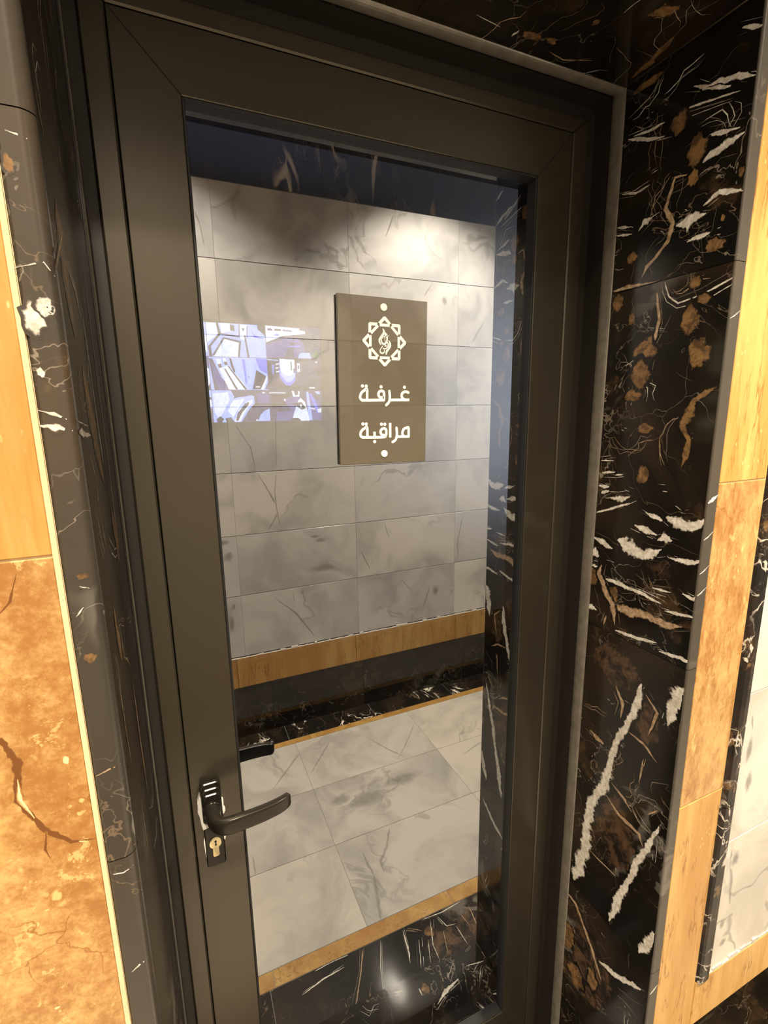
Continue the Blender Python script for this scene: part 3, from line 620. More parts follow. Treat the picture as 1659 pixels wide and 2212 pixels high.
for za, zb in zip(RZJ, RZJ[1:]):
    bm = bmesh.new(); prism_bm(bm, lining(JR, JR + .022, .003), 'z', za + G * .5, zb - G * .5)
    hm = hair_marks(WF + .004, -.035, za + .004, zb - .004, 24, .011) + [(0, [(u_, v_), (u_ + random.uniform(.004, .012), v_ + random.uniform(-.003, .003))], [.0007, .0004]) for u_, v_ in [(random.uniform(WF + .01, -.05), random.uniform(za + .01, zb - .01)) for _ in range(10)]]
    sel = hm + [k for k in RIGHT_MARKS if za <= sum(p[1] for p in k[1]) / len(k[1]) < zb]
    add_marks(bm, sel, lambda u, v, o: (JR - o, max(WF + .001, u), min(max(v, za + .001), zb - .001)), strands=True)
    # the thickest veins run on across the polished edge
    for z_e, w_e in ((1.462, .0075), (1.408, .003), (1.356, .0025), (1.712, .002), (.566, .006), (1.322, .003)):
        if za <= z_e < zb: add_marks(bm, [(0, [(JR + .001, z_e), (JR + .010, z_e + .004), (JR + .021, z_e + .011)], [w_e, w_e * .7, w_e * .5])], lambda u, v, o: (u, WF - .001 - o, v))
    o = from_bm('marble_slab', bm, [M['jamb'], M['jamb_edge']], t3); nose_slot(o)
soffit_marks = [(2, [(.488, -.094)], [.022, .008]), (2, [(.511, -.096), (.528, -.094)], [.008, .006]), (2, [(.627, -.201), (.604, -.175)], [.022, .012]), (2, [(.665, -.165), (.68, -.118), (.685, -.085)], [.006, .009, .006]),
    (0, [(.464, -.083), (.466, -.095)], [.0035, .0025]), (2, [(.55, -.143)], [.005, .007]), (2, [(.50, -.17)], [.008, .012]), (0, [(.44, -.09), (.40, -.095)], [.001, .0015]), (1, [(.53, -.08), (.56, -.075), (.60, -.09)], [.001, .0015, .001]), (2, [(.60, -.22)], [.02, .02])]
for xa, xb in zip([JL + .0005, .33], [.33, JR - .0005]):
    bm = bmesh.new(); box_bm(bm, xa, xb, WF - .001, .10, HEAD, HEAD + .022, .0015)
    add_marks(bm, hair_marks(xa + .01, xb - .01, WF + .005, -.05, 30, .012), lambda u, v, o: (u, v, HEAD - o))
    add_marks(bm, [k for k in soffit_marks if xa <= k[1][0][0] < xb], lambda u, v, o: (u, v, HEAD - o))
    from_bm('marble_slab', bm, M['soffit'], t4)

# ------------------------------------------------------------------ metal door frame
t1 = struct(empty('trim_1', (.3, 0, THR))); t1['label'] = 'black metal frame round the glazed door'
def mitre_ring(name, xo0, xo1, zo0, zo1, xi0, xi1, zi0, zi1, y0, y1, mat, parent, names, bottom=True, bev=.0012, gap=.0002):
    """four mitred bars between an outer and an inner rectangle"""
    o = [(xo0, zo0), (xo1, zo0), (xo1, zo1), (xo0, zo1)]; i = [(xi0, zi0), (xi1, zi0), (xi1, zi1), (xi0, zi1)]
    res = []
    for k, nm in enumerate(names):
        if nm is None: continue
        a, b_ = k, (k + 1) % 4
        res.append(prism(nm, [o[a], o[b_], i[b_], i[a]], 'y', y0, y1, mat, parent, bev))
    return res
off = (.3, 0, THR)
def shift(objs):
    for o in objs: o.location = (-off[0], -off[1], -off[2])
FO0, FO1, FZ = JL + .0003, JR - .0003, HEAD - .0003
# outer profile, flush with the leaf, and its raised lip round the leaf
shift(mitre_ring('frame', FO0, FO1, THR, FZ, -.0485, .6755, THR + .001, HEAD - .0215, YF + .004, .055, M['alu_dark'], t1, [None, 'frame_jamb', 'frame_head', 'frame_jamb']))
shift(mitre_ring('lip', -.0485, .6755, THR + .001, HEAD - .0215, -.0222, .6458, THR + .002, 2.0375, YF - .001, .055, M['alu'], t1, [None, 'frame_lip', 'frame_lip', 'frame_lip'], bev=.002))
shift([box('frame_return', JR - .0016, JR - .0002, -.0415, YF + .006, THR, HEAD - .0005, M['alu_dark'], t1),
       box('frame_return', JL + .0002, JL + .0016, -.0415, YF + .006, THR, HEAD - .0005, M['alu_dark'], t1),
       box('frame_return', JL + .002, JR - .002, -.0415, YF + .006, HEAD - .0018, HEAD - .0003, M['alu_dark'], t1)])
shift(mitre_ring('filler', -.0222, .6458, THR + .002, 2.0375, -.0150, .6390, THR + .010, 2.0300, .0345, .050, M['gasket'], t1, [None, 'gap_filler', 'gap_filler', 'gap_filler'], bev=0))  # black ring added to keep room light from leaking round the leaf
# sealant bead between metal and marble
def bead(name, axis, a, b, cx, cy, r, sx):
    pts = [(cx + sx * (r * .35) * math.sin(math.pi * k / 8), cy - r * math.cos(math.pi * k / 8)) for k in range(9)]
    pts = [(cx - sx * .0002, cy - r)] + pts[1:-1] + [(cx - sx * .0002, cy + r)]
    return prism(name, pts, axis, a, b, M['sealant'], t1)
shift([bead('sealant_bead', 'z', THR, HEAD - .001, JR, -.0545, .0125, -1), bead('sealant_bead', 'z', THR, HEAD - .001, JL, -.030, .008, 1)])
bm = bmesh.new(); prism_bm(bm, [(-.054 - .0105 * math.cos(math.pi * k / 8), HEAD + .0002 - .0045 * math.sin(math.pi * k / 8)) for k in range(9)], 'x', JL, JR)
shift([from_bm('sealant_bead', bm, M['sealant'], t1)])

# ------------------------------------------------------------------ door leaf
d1 = struct(empty('door_1', (-.021, 0, THR)))
d1['label'] = 'glazed black metal door, closed, with a lever handle on its left stile'
off = (-.021, 0, THR)
LX0, LX1, LZ0, LZ1 = -.0208, .6444, THR + .006, 2.0360
GX0, GX1, GZ0, GZ1 = .0495, .5785, .245, 1.9635
shift(mitre_ring('leaf', LX0, LX1, LZ0, LZ1, GX0, GX1, GZ0, GZ1, YF, .034, M['alu'], d1, ['bottom_rail', 'stile', 'top_rail', 'stile'], bev=.0009))
shift(mitre_ring('gasket', GX0, GX1, GZ0, GZ1, GX0 + .0035, GX1 - .0035, GZ0 + .0035, GZ1 - .0035, YF + .0012, .008, M['gasket'], d1, ['gasket'] * 4, bev=.0008))
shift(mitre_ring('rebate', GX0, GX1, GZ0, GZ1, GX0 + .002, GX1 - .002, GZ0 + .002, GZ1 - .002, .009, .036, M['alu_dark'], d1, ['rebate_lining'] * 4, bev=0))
bm = bmesh.new(); box_bm(bm, GX0 + .0005, GX1 - .0005, 0.0, .006, GZ0 + .0005, GZ1 - .0005)
g = from_bm('glass_pane', bm, [M['glass'], M['clear']], d1); shift([g])
for p in g.data.polygons: p.material_index = 0 if p.normal.y < -.9 else 1
g['label'] = 'clear reflective glass pane'

# handle: tall plate with stepped top, lever, euro cylinder
hx = .0075; hp = empty('handle', (0, 0, 0), d1); hp.location = (.021 + hx, YF, 1.015 - THR); hp['label'] = 'satin black lever handle on a long narrow plate with brass keyhole'
def rrect(x0, x1, z0, z1, r, k=4):
    pts = []
    for cx, cz, a0 in ((x1 - r, z0 + r, -90), (x1 - r, z1 - r, 0), (x0 + r, z1 - r, 90), (x0 + r, z0 + r, 180)):
        for j in range(k + 1):
            a = math.radians(a0 + 90 * j / k); pts.append((cx + r * math.cos(a), cz + r * math.sin(a)))
    return pts
def layered(bm, x0, x1, z0, z1, r, ys):
    """stack of inset layers: ys = [(y, inset)]"""
    rings = []
    for y, ins in ys: rings.append([bm.verts.new((p[0], y, p[1])) for p in rrect(x0 + ins, x1 - ins, z0 + ins, z1 - ins, max(.001, r - ins))])
    bm.faces.new(rings[0]); bm.faces.new(rings[-1])
    for a, b_ in zip(rings, rings[1:]):
        k = len(a)
        for i in range(k): bm.faces.new((a[i], a[(i + 1) % k], b_[(i + 1) % k], b_[i]))
bm = bmesh.new()
layered(bm, -.0155, .0125, -.104, -.012, .004, [(0, 0), (-.004, 0), (-.0055, .0015)])      # lower lock plate
from_bm('lock_plate', bm, M['plate'], hp)
bm = bmesh.new()
layered(bm, -.0155, .0135, -.022, .0465, .006, [(-.0045, 0), (-.009, 0), (-.0105, .0012)])
layered(bm, -.0135, .0115, -.018, .0400, .005, [(-.010, 0), (-.0135, 0), (-.015, .0012)])
layered(bm, -.0120, .0100, -.016, .0335, .004, [(-.0145, 0), (-.0175, 0), (-.019, .0012)])
from_bm('cover_plate', bm, M['plate'], hp)
bm = bmesh.new()                       # white sealant smeared round the plate
sm = [(-.0165, .030), (-.0205, .018), (-.0200, .010), (-.0212, .003), (-.0190, -.006), (-.0178, -.02), (-.0160, -.030), (-.008, -.0285), (.004, -.026), (.010, -.0235), (.0105, -.019), (-.010, -.018), (-.0130, .02)]
prism_bm(bm, sm, 'y', -.0095, -.0003)
prism_bm(bm, [(.0125, .012), (.0158, .008), (.0152, -.004), (.0175, -.008), (.0150, -.014), (.0125, -.012)], 'y', -.008, -.0003)
prism_bm(bm, [(.0115, -.040), (.0145, -.044), (.0150, -.056), (.0135, -.064), (.0115, -.060)], 'y', -.0045, -.0003)
prism_bm(bm, [(-.0155, -.050), (-.0172, -.055), (-.0165, -.075), (-.0155, -.085)], 'y', -.0045, -.0003)
from_bm('sealant_smear', bm, M['silicone'], hp)['label'] = 'dried white sealant round the plate'
# lever: hub coming out of the plate, then a flat bar bending to the right
bm = bmesh.new()
path = [(-.001, -.016, .0), (-.001, -.022, .0), (-.001, -.034, .0), (.0015, -.047, .0), (.0085, -.0575, .0), (.020, -.0600, .0005), (.045, -.0600, .0012), (.070, -.0590, .002), (.092, -.0560, .003), (.104, -.0515, .0038), (.1085, -.0475, .004)]
dims = [(.0115, .0115), (.0112, .0112), (.0108, .0112), (.0098, .0116), (.0080, .0122), (.0062, .0124), (.0055, .0122), (.0055, .0118), (.0055, .0114), (.0052, .0106), (.0040, .0090)]
rings = []
for j, (p, (th, hh)) in enumerate(zip(path, dims)):
    a = Vector(path[max(0, j - 1)]); c = Vector(path[min(len(path) - 1, j + 1)]); t = (c - a).normalized()
    up = Vector((0, 0, 1)); side = t.cross(up).normalized()
    e = 2.0 if j < 3 else (3.0 if j < 5 else 6.0); ring = []
    for k in range(20):
        an = 2 * math.pi * k / 20; cs, sn = math.cos(an), math.sin(an)
        q = Vector(p) + Vector((0, 0, .0085)) + side * (th * math.copysign(abs(cs) ** (2 / e), cs)) + up * (hh * math.copysign(abs(sn) ** (2 / e), sn))
        ring.append(bm.verts.new(q))
    rings.append(ring)
for a, b_ in zip(rings, rings[1:]):
    for k in range(20): bm.faces.new((a[k], a[(k + 1) % 20], b_[(k + 1) % 20], b_[k]))
bm.faces.new(rings[0]); bm.faces.new(rings[-1])
lev = from_bm('lever', bm, M['handle'], hp, True)
md = lev.modifiers.new('smooth', 'SUBSURF'); md.levels = 1; md.render_levels = 2
bm = bmesh.new()                       # collar round the hub
rr = [[bm.verts.new((-.001 + r * math.cos(2 * math.pi * k / 24), y, .0085 + r * math.sin(2 * math.pi * k / 24))) for k in range(24)] for y, r in ((-.0185, .0135), (-.0215, .0135), (-.0225, .0125), (-.0225, .0105))]
for a, b_ in zip(rr, rr[1:]):
    for k in range(24): bm.faces.new((a[k], a[(k + 1) % 24], b_[(k + 1) % 24], b_[k]))
from_bm('collar', bm, M['plate'], hp, True)
bm = bmesh.new()                       # euro cylinder: round head with a narrower foot
cyl = []
for k in range(29):
    a = math.radians(-60 + 300 * k / 28); cyl.append((.0085 * math.cos(a), -.0485 + .0085 * math.sin(a)))
cyl = [(p[0] - .001, p[1] - .0125) for p in cyl]; foot = [(-.0056, -.0815), (-.004, -.0837), (.002, -.0837), (.0036, -.0815)]
prism_bm(bm, cyl + foot, 'y', -.0085, -.0003)
from_bm('lock_cylinder', bm, M['brass'], hp)['label'] = 'brass lock cylinder'
bm = bmesh.new(); prism_bm(bm, [(p[0], p[1] - .0125) for p in [(-.0025, -.0435), (.0005, -.0425), (.0012, -.0455), (-.0002, -.0475), (.0012, -.0505), (-.0012, -.0530), (-.0022, -.050), (-.0012, -.0480)]], 'y', -.0087, -.0080)
from_bm('keyway', bm, M['keyway'], hp)

# ------------------------------------------------------------------ sign on the glass
SX, SZ, SY = .2315, 1.520, -.0075
sg = box('door_sign', 0, .145, 0, .005, 0, .243, M['acrylic'], None, .0006)
sg.location = (SX, SY, SZ); sg.rotation_euler = (0, math.radians(.7), 0)
sg['label'] = 'bronze plate sign with a cream star emblem and two Arabic words, fixed to the glass'; sg['category'] = 'sign'
pad = box('mounting_pad', .01, .135, .005, .0076, .01, .233, M['gasket'], sg)
def stroke(bm, pts, ws, y):
    """flat ribbon with round ends, in the sign's plane"""
    if not isinstance(ws, (list, tuple)): ws = [ws] * len(pts)
    # Catmull-Rom for polylines of more than 2 points
    Q = []
    if len(pts) == 2: Q = [(*pts[0], ws[0]), (*pts[1], ws[1])]
    else:
        P3 = [(*p, w_) for p, w_ in zip(pts, ws)]
        for a in range(len(P3) - 1):
            p0 = P3[max(0, a - 1)]; p1 = P3[a]; p2 = P3[a + 1]; p3 = P3[min(len(P3) - 1, a + 2)]
            for j in range(5):
                t = j / 5
                Q.append(tuple(.5 * ((2 * p1[i]) + (-p0[i] + p2[i]) * t + (2 * p0[i] - 5 * p1[i] + 4 * p2[i] - p3[i]) * t * t + (-p0[i] + 3 * p1[i] - 3 * p2[i] + p3[i]) * t ** 3) for i in range(3)))
        Q.append(P3[-1])
    L = []; R = []
    for j, (u, v, wd) in enumerate(Q):
        a = Q[max(0, j - 1)]; c = Q[min(len(Q) - 1, j + 1)]; du, dv = c[0] - a[0], c[1] - a[1]; l = math.hypot(du, dv) or 1e-6
        nu, nv = -dv / l * wd / 2, du / l * wd / 2
        L.append(bm.verts.new((u + nu, y, v + nv))); R.append(bm.verts.new((u - nu, y, v - nv)))
    for j in range(len(Q) - 1): bm.faces.new((L[j], R[j], R[j + 1], L[j + 1]))
def disc(bm, u, v, r, y, k=20):
    bm.faces.new([bm.verts.new((u + r * math.cos(2 * math.pi * j / k), y, v + r * math.sin(2 * math.pi * j / k))) for j in range(k)])
def print_obj(name, build):
    bm = bmesh.new(); build(bm)
    o = from_bm(name, bm, M['cream'], sg); o.location.y = -.0001; return o
def word(strokes, dots):
    def f(bm):
        for i, s in enumerate(strokes):
            s = [(p[0], p[1]) for p in s]
            stroke(bm, s, .0040, -.00025 - .000012 * i)
            for e in (s[0], s[-1]): 
                if len(s) > 2: disc(bm, e[0], e[1], .00195, -.00015 - .000008 * i - (.000004 if e is s[0] else 0), 12)
        for j, d_ in enumerate(dots): disc(bm, d_[0], d_[1], .0025, -.0002 - .000005 * j)
    return f
def emblem(bm):
    cx, cz, R_ = .0735, .1812, .0368; wd = .0044
    arm = R_ * math.sqrt(2) * .293 - .0006
    for k in range(8):
        a = math.pi / 4 * k; d = (math.cos(a), math.sin(a)); y = -.0002 - .00001 * k
        tip = (cx + d[0] * R_, cz + d[1] * R_); inn = (cx + d[0] * (R_ - wd * 1.414), cz + d[1] * (R_ - wd * 1.414))
        for s in (1, -1):
            b1 = a + math.pi - s * math.pi / 4; e = (math.cos(b1), math.sin(b1))
            tr = .0022
            t0 = (tip[0] + e[0] * tr, tip[1] + e[1] * tr)
            o1 = (tip[0] + e[0] * arm, tip[1] + e[1] * arm); i1 = (inn[0] + e[0] * (arm - wd * 1.25), inn[1] + e[1] * (arm - wd * 1.25))
            m0 = (cx + d[0] * (R_ - tr * .62), cz + d[1] * (R_ - tr * .62))
            bm.faces.new([bm.verts.new((p[0], y, p[1])) for p in (m0, t0, o1, i1, inn)])
        px, pz = -d[1], d[0]; rb, hl, hw = .0232, .0080, .0020
        bm.faces.new([bm.verts.new((cx + d[0] * (rb + q * hw) + px * r_ * hl, -.00035 - .00001 * k, cz + d[1] * (rb + q * hw) + pz * r_ * hl)) for q, r_ in ((1, 1), (1, -1), (-1, -1), (-1, 1))])
    for i, (pts, ws) in enumerate(SCRIPT): stroke(bm, pts, [max(.0008, q * .85) for q in ws], -.0002 - .000012 * i)
print_obj('emblem', emblem)['label'] = 'cream eight-pointed star with calligraphy inside'
print_obj('lettering', word(WORD_ONE, DOTS_ONE))['label'] = 'upper Arabic word in cream'
print_obj('lettering', word(WORD_TWO, DOTS_TWO))['label'] = 'lower Arabic word in cream'
for u, v in ((.072, .2292), (.0721, .0148)):
    bm = bmesh.new()
    rr = [[bm.verts.new((u + r * math.cos(2 * math.pi * k / 24), y, v + r * math.sin(2 * math.pi * k / 24))) for k in range(24)] for y, r in ((.0005, .0054), (-.0012, .0054), (-.0018, .0048))]
    for a, b_ in zip(rr, rr[1:]):
        for k in range(24): bm.faces.new((a[k], a[(k + 1) % 24], b_[(k + 1) % 24], b_[k]))
    bm.faces.new(rr[-1]); bm.faces.new(rr[0]); from_bm('screw_cap', bm, M['cream'], sg)

# ------------------------------------------------------------------ opposite wall (seen in the glass)
wb = struct(box('wall_back', XA, XB, WB - .12, WB - .0014, -.10, CEIL, M['grey_grout']))
def bpiece(name, x0, x1, z0, z1, mat, y=WB, bev=.0008):
    return box(name, x0 + G, x1 - G, y - .0115, y, z0 + G, z1 - G, mat, wb, bev)
CZ = [.437, .749, 1.046, 1.340, 1.636, 1.940, 2.246, 2.546]
WALL_MARKS = [(0, [(.275, 1.557), (.334, 1.458), (.350, 1.36)], [.003, .004, .004]), (0, [(.358, 1.335), (.405, 1.244), (.436, 1.179), (.436, 1.13), (.393, 1.055)], [.004, .006, .007, .006, .004]),
    (0, [(.46, 1.60), (.452, 1.45), (.449, 1.36)], [.002, .003, .003]), (0, [(.447, 1.33), (.435, 1.246), (.437, 1.167), (.453, 1.055)], [.004, .004, .005, .004]),
    (0, [(.395, .722), (.505, .612), (.595, .467)], [.004, .009, .006]), (0, [(.493, .735), (.499, .675)], [.004, .005]), (0, [(.18, 1.02)], [.035, .016]), (0, [(.20, .95)], [.03, .03]), (0, [(.65, .978)], [.045, .016]), (0, [(.62, 1.0)], [.03, .012]),
    (0, [(.66, .83)], [.09, .03]), (0, [(.19, .62)], [.018, .05]), (0, [(.205, .70)], [.012, .02]), (0, [(.167, 2.443), (.193, 2.378), (.205, 2.29)], [.005, .007, .005]), 
    (0, [(.864, .894), (.914, .785)], [.006, .005]), (0, [(1.355, 2.16)], [.02, .03]), (0, [(1.287, 2.24), (1.235, 2.17)], [.006, .005]), (0, [(1.528, 1.963), (1.60, 2.07)], [.006, .005]), (0, [(1.28, .649), (1.236, .518)], [.006, .008]), (0, [(1.31, .60)], [.03, .04]),
    (0, [(1.072, 2.52), (1.03, 2.42)], [.008, .006]), (0, [(.592, 2.278)], [.015, .012]), (0, [(.66, 2.32)], [.05, .012]), (0, [(1.489, 1.02), (1.456, .88), (1.46, .78)], [.005, .008, .005]), (0, [(1.0, 1.03), (1.025, .95)], [.004, .005]), (0, [(1.10, .70), (1.16, .62)], [.005, .004])]
cols = [.243 + .5965 * k for k in range(-3, 6)]
for ci, (xa, xb) in enumerate(zip(cols, cols[1:])):
    for ri, (za, zb) in enumerate(zip(CZ, CZ[1:])):
        bm = bmesh.new(); box_bm(bm, xa + .0004, xb - .0004, WB - .0115, WB, za + .0014, zb - .0014, .0006)
        mk = [k for k in WALL_MARKS if xa < sum(p[0] for p in k[1]) / len(k[1]) < xb and za < sum(p[1] for p in k[1]) / len(k[1]) < zb]
        if mk: add_marks(bm, mk, lambda u, v, o: (min(max(u, xa + .002), xb - .002), WB + o, min(max(v, za + .003), zb - .003)))
        o = from_bm('marble_tile', bm, M['tile'], wb)
BX = [-1.6, -.9, -.15, .36, .86, 1.5, 2.2, 3.2]
for xa, xb in zip(BX, BX[1:]):
    bpiece('base_slab', xa, xb, 0.0, .274, M['base'])
for xa, xb in zip([-1.6, -.7, .2, .82, 1.45, 2.3], [-.7, .2, .82, 1.45, 2.3, 3.2]): bpiece('travertine_strip', xa, xb, .274, .430, M['trav_s'], y=WB + .004)
bm = bmesh.new()                      # rough bead of white grout on the strip's top edge
px = -1.4
for k in range(190):
    nx = px + random.uniform(.008, .04); h = .430 + .001 + random.random() ** 3 * .009
    box_bm(bm, px, nx, WB - .002, WB + .003 + random.random() * .0015, .4295, h); px = nx
from_bm('grout_bead', bm, M['white_grout'], wb)
for xa, xb in zip([-1.6, -.6, .1, .72, 1.3, 1.9, 2.6], [-.6, .1, .72, 1.3, 1.9, 2.6, 3.2]): bpiece('frieze_slab', xa, xb, 2.546, CEIL, M['frieze'], y=WB + .003)

# corridor ends and ceiling, room behind the door
struct(box('ceiling', XA, XB, WB - .12, .12, CEIL, CEIL + .1, M['ceiling']))
struct(box('wall_left', XA - .1, XA, WB - .12, .12, -.10, CEIL, M['tile']))
struct(box('wall_right', XB, XB + .1, WB - .12, .12, -.10, CEIL, M['tile']))
struct(box('wall_room_back', -1.5, 2.6, 1.86, 1.98, -.0005, 2.62, M['plaster']))
struct(box('baseboard_room_back', -1.399, 2.499, 1.842, 1.8595, 0, .27, M['base']))
struct(box('wall_room_left', -1.5, -1.4, .12, 1.86, -.0005, 2.62, M['plaster']))
struct(box('wall_room_right', 2.5, 2.6, .12, 1.86, -.0005, 2.62, M['plaster']))
struct(box('ceiling_room', -1.5, 2.6, .12, 1.98, 2.62, 2.7, M['plaster']))

# ------------------------------------------------------------------ monitor inside the room
MX0, MX1, MZ0, MZ1, MY = -.071, .745, 1.567, 2.026, 1.798
mon = empty('monitor', ((MX0 + MX1) / 2, 1.86, MZ0)); mon['label'] = 'wall screen behind the glass showing a grid of camera pictures'; mon['category'] = 'screen'
ox, oy, oz = mon.location
bm = bmesh.new(); box_bm(bm, MX0 - .012 - ox, MX1 + .012 - ox, MY + .002 - oy, MY + .042 - oy, MZ0 - .016 - oz, MZ1 + .012 - oz, .004)
from_bm('casing', bm, M['bezel'], mon)
bm = bmesh.new(); box_bm(bm, -.15, .15, MY + .042 - oy, -.001, .12, .34); from_bm('wall_bracket', bm, M['bezel'], mon)
def srgb(c):
    return tuple(((x / 255) / 12.92 if x <= 10 else (((x / 255) + .055) / 1.055) ** 2.4) for x in c)
W_, L_, B_, P_, D_, K_, Gn = (226, 236, 255), (165, 186, 255), (104, 112, 235), (76, 70, 140), (52, 47, 76), (14, 13, 22), (70, 98, 60)
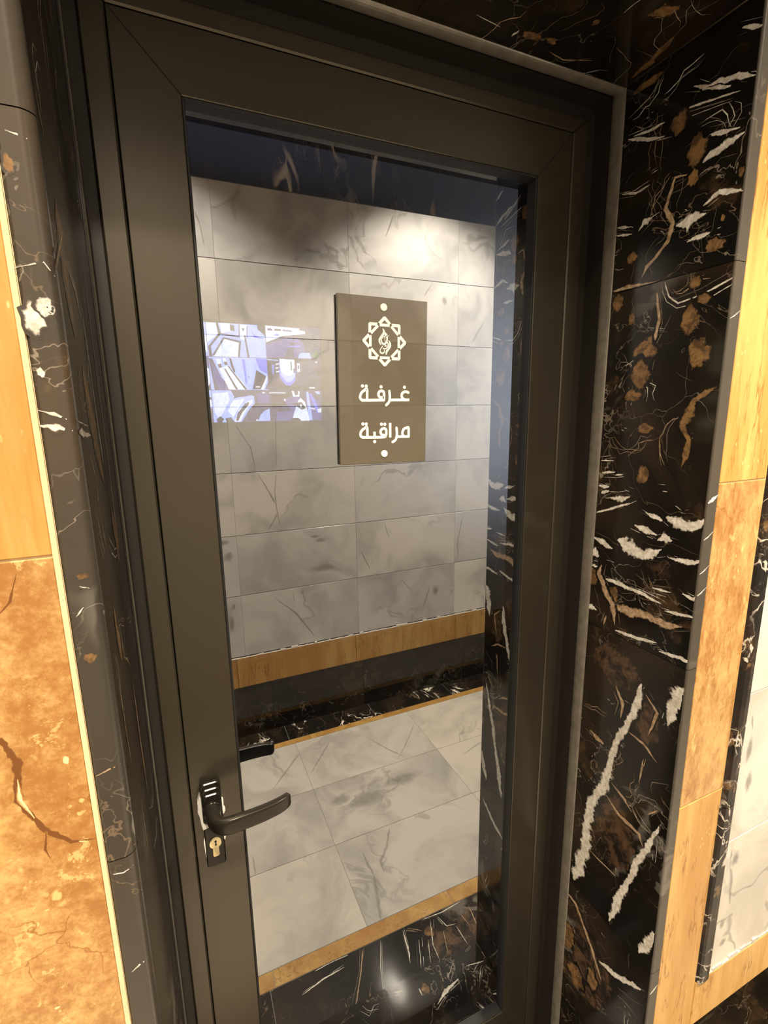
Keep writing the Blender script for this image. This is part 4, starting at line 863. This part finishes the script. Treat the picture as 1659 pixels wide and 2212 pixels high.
CELLS = {
 (1, 0): (L_, [(W_, [(0, 0), (.18, 0), (.2, .3), (0, .6)]), (W_, [(.22, 0), (.4, 0), (.4, .22), (.25, .3)]), (W_, [(.28, .45), (.55, .53), (.50, 1), (.08, 1)]), (W_, [(.56, .02), (.68, .02), (.66, .5), (.56, .45)]),
   (K_, [(.165, 0), (.20, 0), (.235, .33), (.055, .70), (.065, 1), (.015, 1), (.01, .70), (.19, .33)]), (D_, [(.235, .30), (.55, .36), (.55, .41), (.235, .35)]), (D_, [(.06, .98), (.27, .415), (.57, .51), (.53, 1), (.495, 1), (.53, .565), (.285, .47), (.10, .98)]),
   (D_, [(.625, .33), (.65, .33), (.70, 1), (.66, 1)]), (D_, [(.395, .03), (.42, .03), (.42, .22), (.395, .2)]), (K_, [(.41, .05), (.47, .05), (.47, .24), (.41, .2)]), (D_, [(.545, .02), (.562, .02), (.552, .36), (.535, .36)]), (D_, [(.685, .05), (.70, .05), (.68, .42), (.67, .42)]),
   (K_, [(.86, 0), (1, 0), (1, .34), (.93, .22), (.87, .14)]), (D_, [(.6, .12), (.64, .12), (.63, .2), (.6, .2)]), (B_, [(.74, .12), (.80, .3), (.97, .42), (.8, .4)])]),
 (2, 0): (D_, [(W_, [(0, 0), (.62, .04), (.62, .10), (.73, .12), (.73, .20), (.56, .24), (.30, .30), (0, .52)]), (D_, [(.03, .09), (.10, .07), (.13, .15), (.04, .15)]), (D_, [(.16, .08), (.28, .09), (.28, .15), (.16, .15)]), (P_, [(.31, .09), (.48, .11), (.48, .16), (.31, .15)]),
   (B_, [(.13, .28), (.2, .24), (.26, .27), (.2, .31)]), (P_, [(0, .58), (.36, .36), (.48, .36), (.32, .98), (0, .98)]), (K_, [(.56, .30), (.98, .3), (.98, .62), (.62, .62), (.56, .5)]), (P_, [(.54, .32), (.70, .5), (.70, .9), (.50, .98), (.5, .6)]), (B_, [(.40, .60), (.62, .58), (.62, .62), (.40, .64)]), (B_, [(.45, .45), (.6, .44), (.6, .46), (.45, .47)]),
   (L_, [(.57, .98), (.60, .84), (.65, .80), (.80, .80), (.83, .98)]), (Gn, [(.83, .97), (.82, .82), (.93, .70), (.985, .85), (.96, .98)])]),
 (1, 1): (L_, [(D_, [(0, .05), (.06, .05), (.19, .62), (.36, 1), (.06, 1)]), (P_, [(.04, .2), (.10, .3), (.24, .8), (.3, 1), (.14, 1), (.06, .6)]), (W_, [(.12, .06), (.19, .06), (.21, .22), (.14, .22)]), (K_, [(.145, .22), (.20, .2), (.215, .32), (.16, .34)]), (W_, [(.23, .03), (.28, .03), (.29, .14), (.24, .14)]), (K_, [(.25, .14), (.30, .14), (.31, .24), (.255, .24)]),
   (W_, [(.16, .34), (.31, .26), (.56, .78), (.60, .99), (.30, .99)]), (K_, [(.245, .36), (.265, .34), (.46, .99), (.42, .99)]), (K_, [(.30, .26), (.325, .26), (.62, .99), (.58, .99)]), (K_, [(.345, .03), (.375, .03), (.435, .44), (.41, .46), (.37, .3)]), (B_, [(.56, .05), (.61, .05), (.63, .8), (.60, .84)]), (B_, [(.8, .02), (1, .02), (1, .5), (.86, .36)]),
   (K_, [(.715, .98), (.80, .37), (.97, .56), (.90, .92), (.88, .98)]), (W_, [(.86, .98), (.985, .55), (1, .6), (.91, .98)]), (D_, [(.93, .98), (1, .75), (1, .98)]), (K_, [(.65, .57), (.665, .57), (.665, .61), (.65, .61)]), (W_, [(.77, .88), (.85, .88), (.85, .92), (.77, .92)])]),
 (2, 1): (K_, [(D_, [(.04, .05), (.95, .05), (.9, .6), (.5, .9), (.1, .7)]), (B_, [(.19, .35), (.52, .35), (.50, .70), (.40, .86), (.32, .84), (.22, .62)]), (L_, [(.21, .10), (.50, .10), (.50, .55), (.42, .74), (.33, .74), (.23, .5)]), (W_, [(.22, .0), (.50, .02), (.50, .42), (.40, .55), (.30, .5), (.24, .4)]), (L_, [(0, .02), (.2, .04), (.2, .07), (0, .05)]),
   (W_, [(.15, .16), (.21, .14), (.21, .18), (.15, .20)]), (W_, [(.14, .28), (.20, .27), (.20, .31), (.14, .32)]), (W_, [(.15, .40), (.21, .38), (.21, .42), (.15, .44)]), (B_, [(.08, .2), (.12, .2), (.1, .5), (.08, .5)]), (K_, [(.425, .08), (.445, .08), (.445, .36), (.425, .36)]), (K_, [(.475, .30), (.50, .30), (.50, .44), (.475, .44)]), (W_, [(.545, .12), (.60, .14), (.60, .40), (.545, .42)]), (K_, [(.555, .19), (.59, .20), (.585, .31), (.56, .31)]),
   (W_, [(.9, .06), (.94, .06), (.94, .10), (.9, .10)]), (W_, [(.76, .90), (.87, .90), (.87, .94), (.76, .94)])]),
 (1, 2): (D_, [(L_, [(0, 0), (.33, 0), (.385, .2), (.28, .6), (.35, 1), (0, 1)]), (W_, [(.02, .1), (.28, .06), (.30, .3), (.1, .9), (.03, .7)]), (L_, [(.24, .6), (.37, .26), (.62, .12), (.73, .18), (.735, .42), (.64, .58), (.48, 1), (.28, 1)]), (W_, [(.25, .62), (.36, .32), (.56, .26), (.44, .58), (.34, .84)]), (W_, [(.36, .98), (.45, .62), (.62, .34), (.70, .28), (.70, .40), (.62, .5), (.46, .98)]),
   (K_, [(.385, .95), (.42, .72), (.56, .42), (.635, .36), (.625, .46), (.50, .70), (.42, .97)]), (D_, [(.44, .22), (.60, .12), (.68, .15), (.55, .2)]), (K_, [(.05, .90), (.12, .80), (.18, .9), (.14, 1), (.06, 1)]), (K_, [(.20, .88), (.3, .84), (.36, 1), (.22, 1)]), (L_, [(.78, .98), (.82, .80), (.9, .65), (1, .58), (1, .98)]), (W_, [(.74, .93), (.78, .93), (.78, .97), (.74, .97)]), (P_, [(.78, .1), (1, .1), (1, .4), (.8, .4)]), (W_, [(.88, .05), (.93, .05), (.93, .09), (.88, .09)]), (K_, [(.70, .5), (.74, .48), (.735, .58), (.69, .62)])]),
 (2, 2): (D_, [(K_, [(.02, .1), (.4, .1), (.25, .5), (.05, .6)]), (P_, [(.25, .28), (.55, .15), (.60, .25), (.5, .5), (.40, .98), (.1, .98), (.12, .70), (.40, .66)]), (P_, [(.66, .1), (.95, .3), (.98, .98), (.75, .98)]), (L_, [(.70, .03), (.74, .03), (.80, .98), (.72, .98)]), (B_, [(.75, .1), (.80, .1), (.95, .7), (.90, .75)]), (D_, [(.80, .12), (.97, .28), (.97, .36), (.84, .24)]), (W_, [(.40, 1), (.46, .66), (.53, .34), (.58, .24), (.66, .36), (.70, .62), (.74, 1)]), (K_, [(.40, .41), (.60, .38), (.68, .58), (.60, .63)]),
   (K_, [(.36, .96), (.41, .90), (.52, .90), (.58, .98), (.56, 1), (.38, 1)]), (W_, [(.57, .45), (.60, .45), (.59, .55), (.57, .55)]), (W_, [(.42, .0), (.46, .02), (.48, .16), (.54, .14), (.54, .02), (.57, .02), (.56, .2), (.44, .2)]), (W_, [(.0, .06), (.30, .06), (.30, .09), (.0, .09)]), (W_, [(.27, .27), (.30, .28), (.29, .36), (.27, .34)]), (W_, [(.90, .62), (.98, .58), (.98, .72), (.92, .74)]), (W_, [(.75, .56), (.86, .60), (.86, .63), (.75, .6)]), (L_, [(.86, .02), (.96, .02), (.96, .12), (.9, .1)])]),
}
CELLS[(0, 0)] = (L_, [(W_, [(.5, .3), (1, .35), (1, .9), (.7, .7)]), (K_, [(.0, .0), (.3, 0), (.2, .5), (0, .6)]), (W_, [(.3, .6), (.9, .7), (.8, 1), (.2, 1)])])
CELLS[(0, 1)] = (P_, [(W_, [(.90, .28), (1, .36), (1, .78), (.96, 1), (.88, 1)]), (K_, [(.94, .98), (1, .8), (1, 1)]), (L_, [(.2, .2), (.6, .3), (.5, .8), (.1, .7)])])
CELLS[(0, 2)] = (L_, [(K_, [(.93, .2), (1, .22), (1, .3), (.93, .28)]), (W_, [(.90, .3), (1, .3), (1, .5), (.90, .5)]), (D_, [(.92, .55), (1, .55), (1, 1), (.9, 1)]), (D_, [(.1, .3), (.6, .2), (.5, .8), (.2, .9)])])
bm = bmesh.new(); cl = bm.loops.layers.float_color.new('Col')
cw, ch = (MX1 - MX0) / 3, (MZ1 - MZ0) / 3
def spoly(pts, col, dy):
    f = bm.faces.new([bm.verts.new((p[0] - ox, MY - dy - oy, p[1] - oz)) for p in pts])
    for l in f.loops: l[cl] = (*srgb(col), 1)
spoly([(MX0, MZ0), (MX1, MZ0), (MX1, MZ1), (MX0, MZ1)], (40, 40, 60), 0)
for (ci, ri), (bg, polys) in CELLS.items():
    x0 = MX0 + ci * cw; z1 = MZ1 - ri * ch
    def U(u, v): return (x0 + .001 + u * (cw - .002), z1 - .001 - v * (ch - .002))
    spoly([U(0, 0), U(1, 0), U(1, 1), U(0, 1)], bg, .0003)
    for i, (c_, pl) in enumerate(polys): spoly([U(*p) for p in pl], c_, .0005 + .0001 * i)
from_bm('screen', bm, M['screen'], mon)['label'] = 'lit grid of blue-white camera pictures'
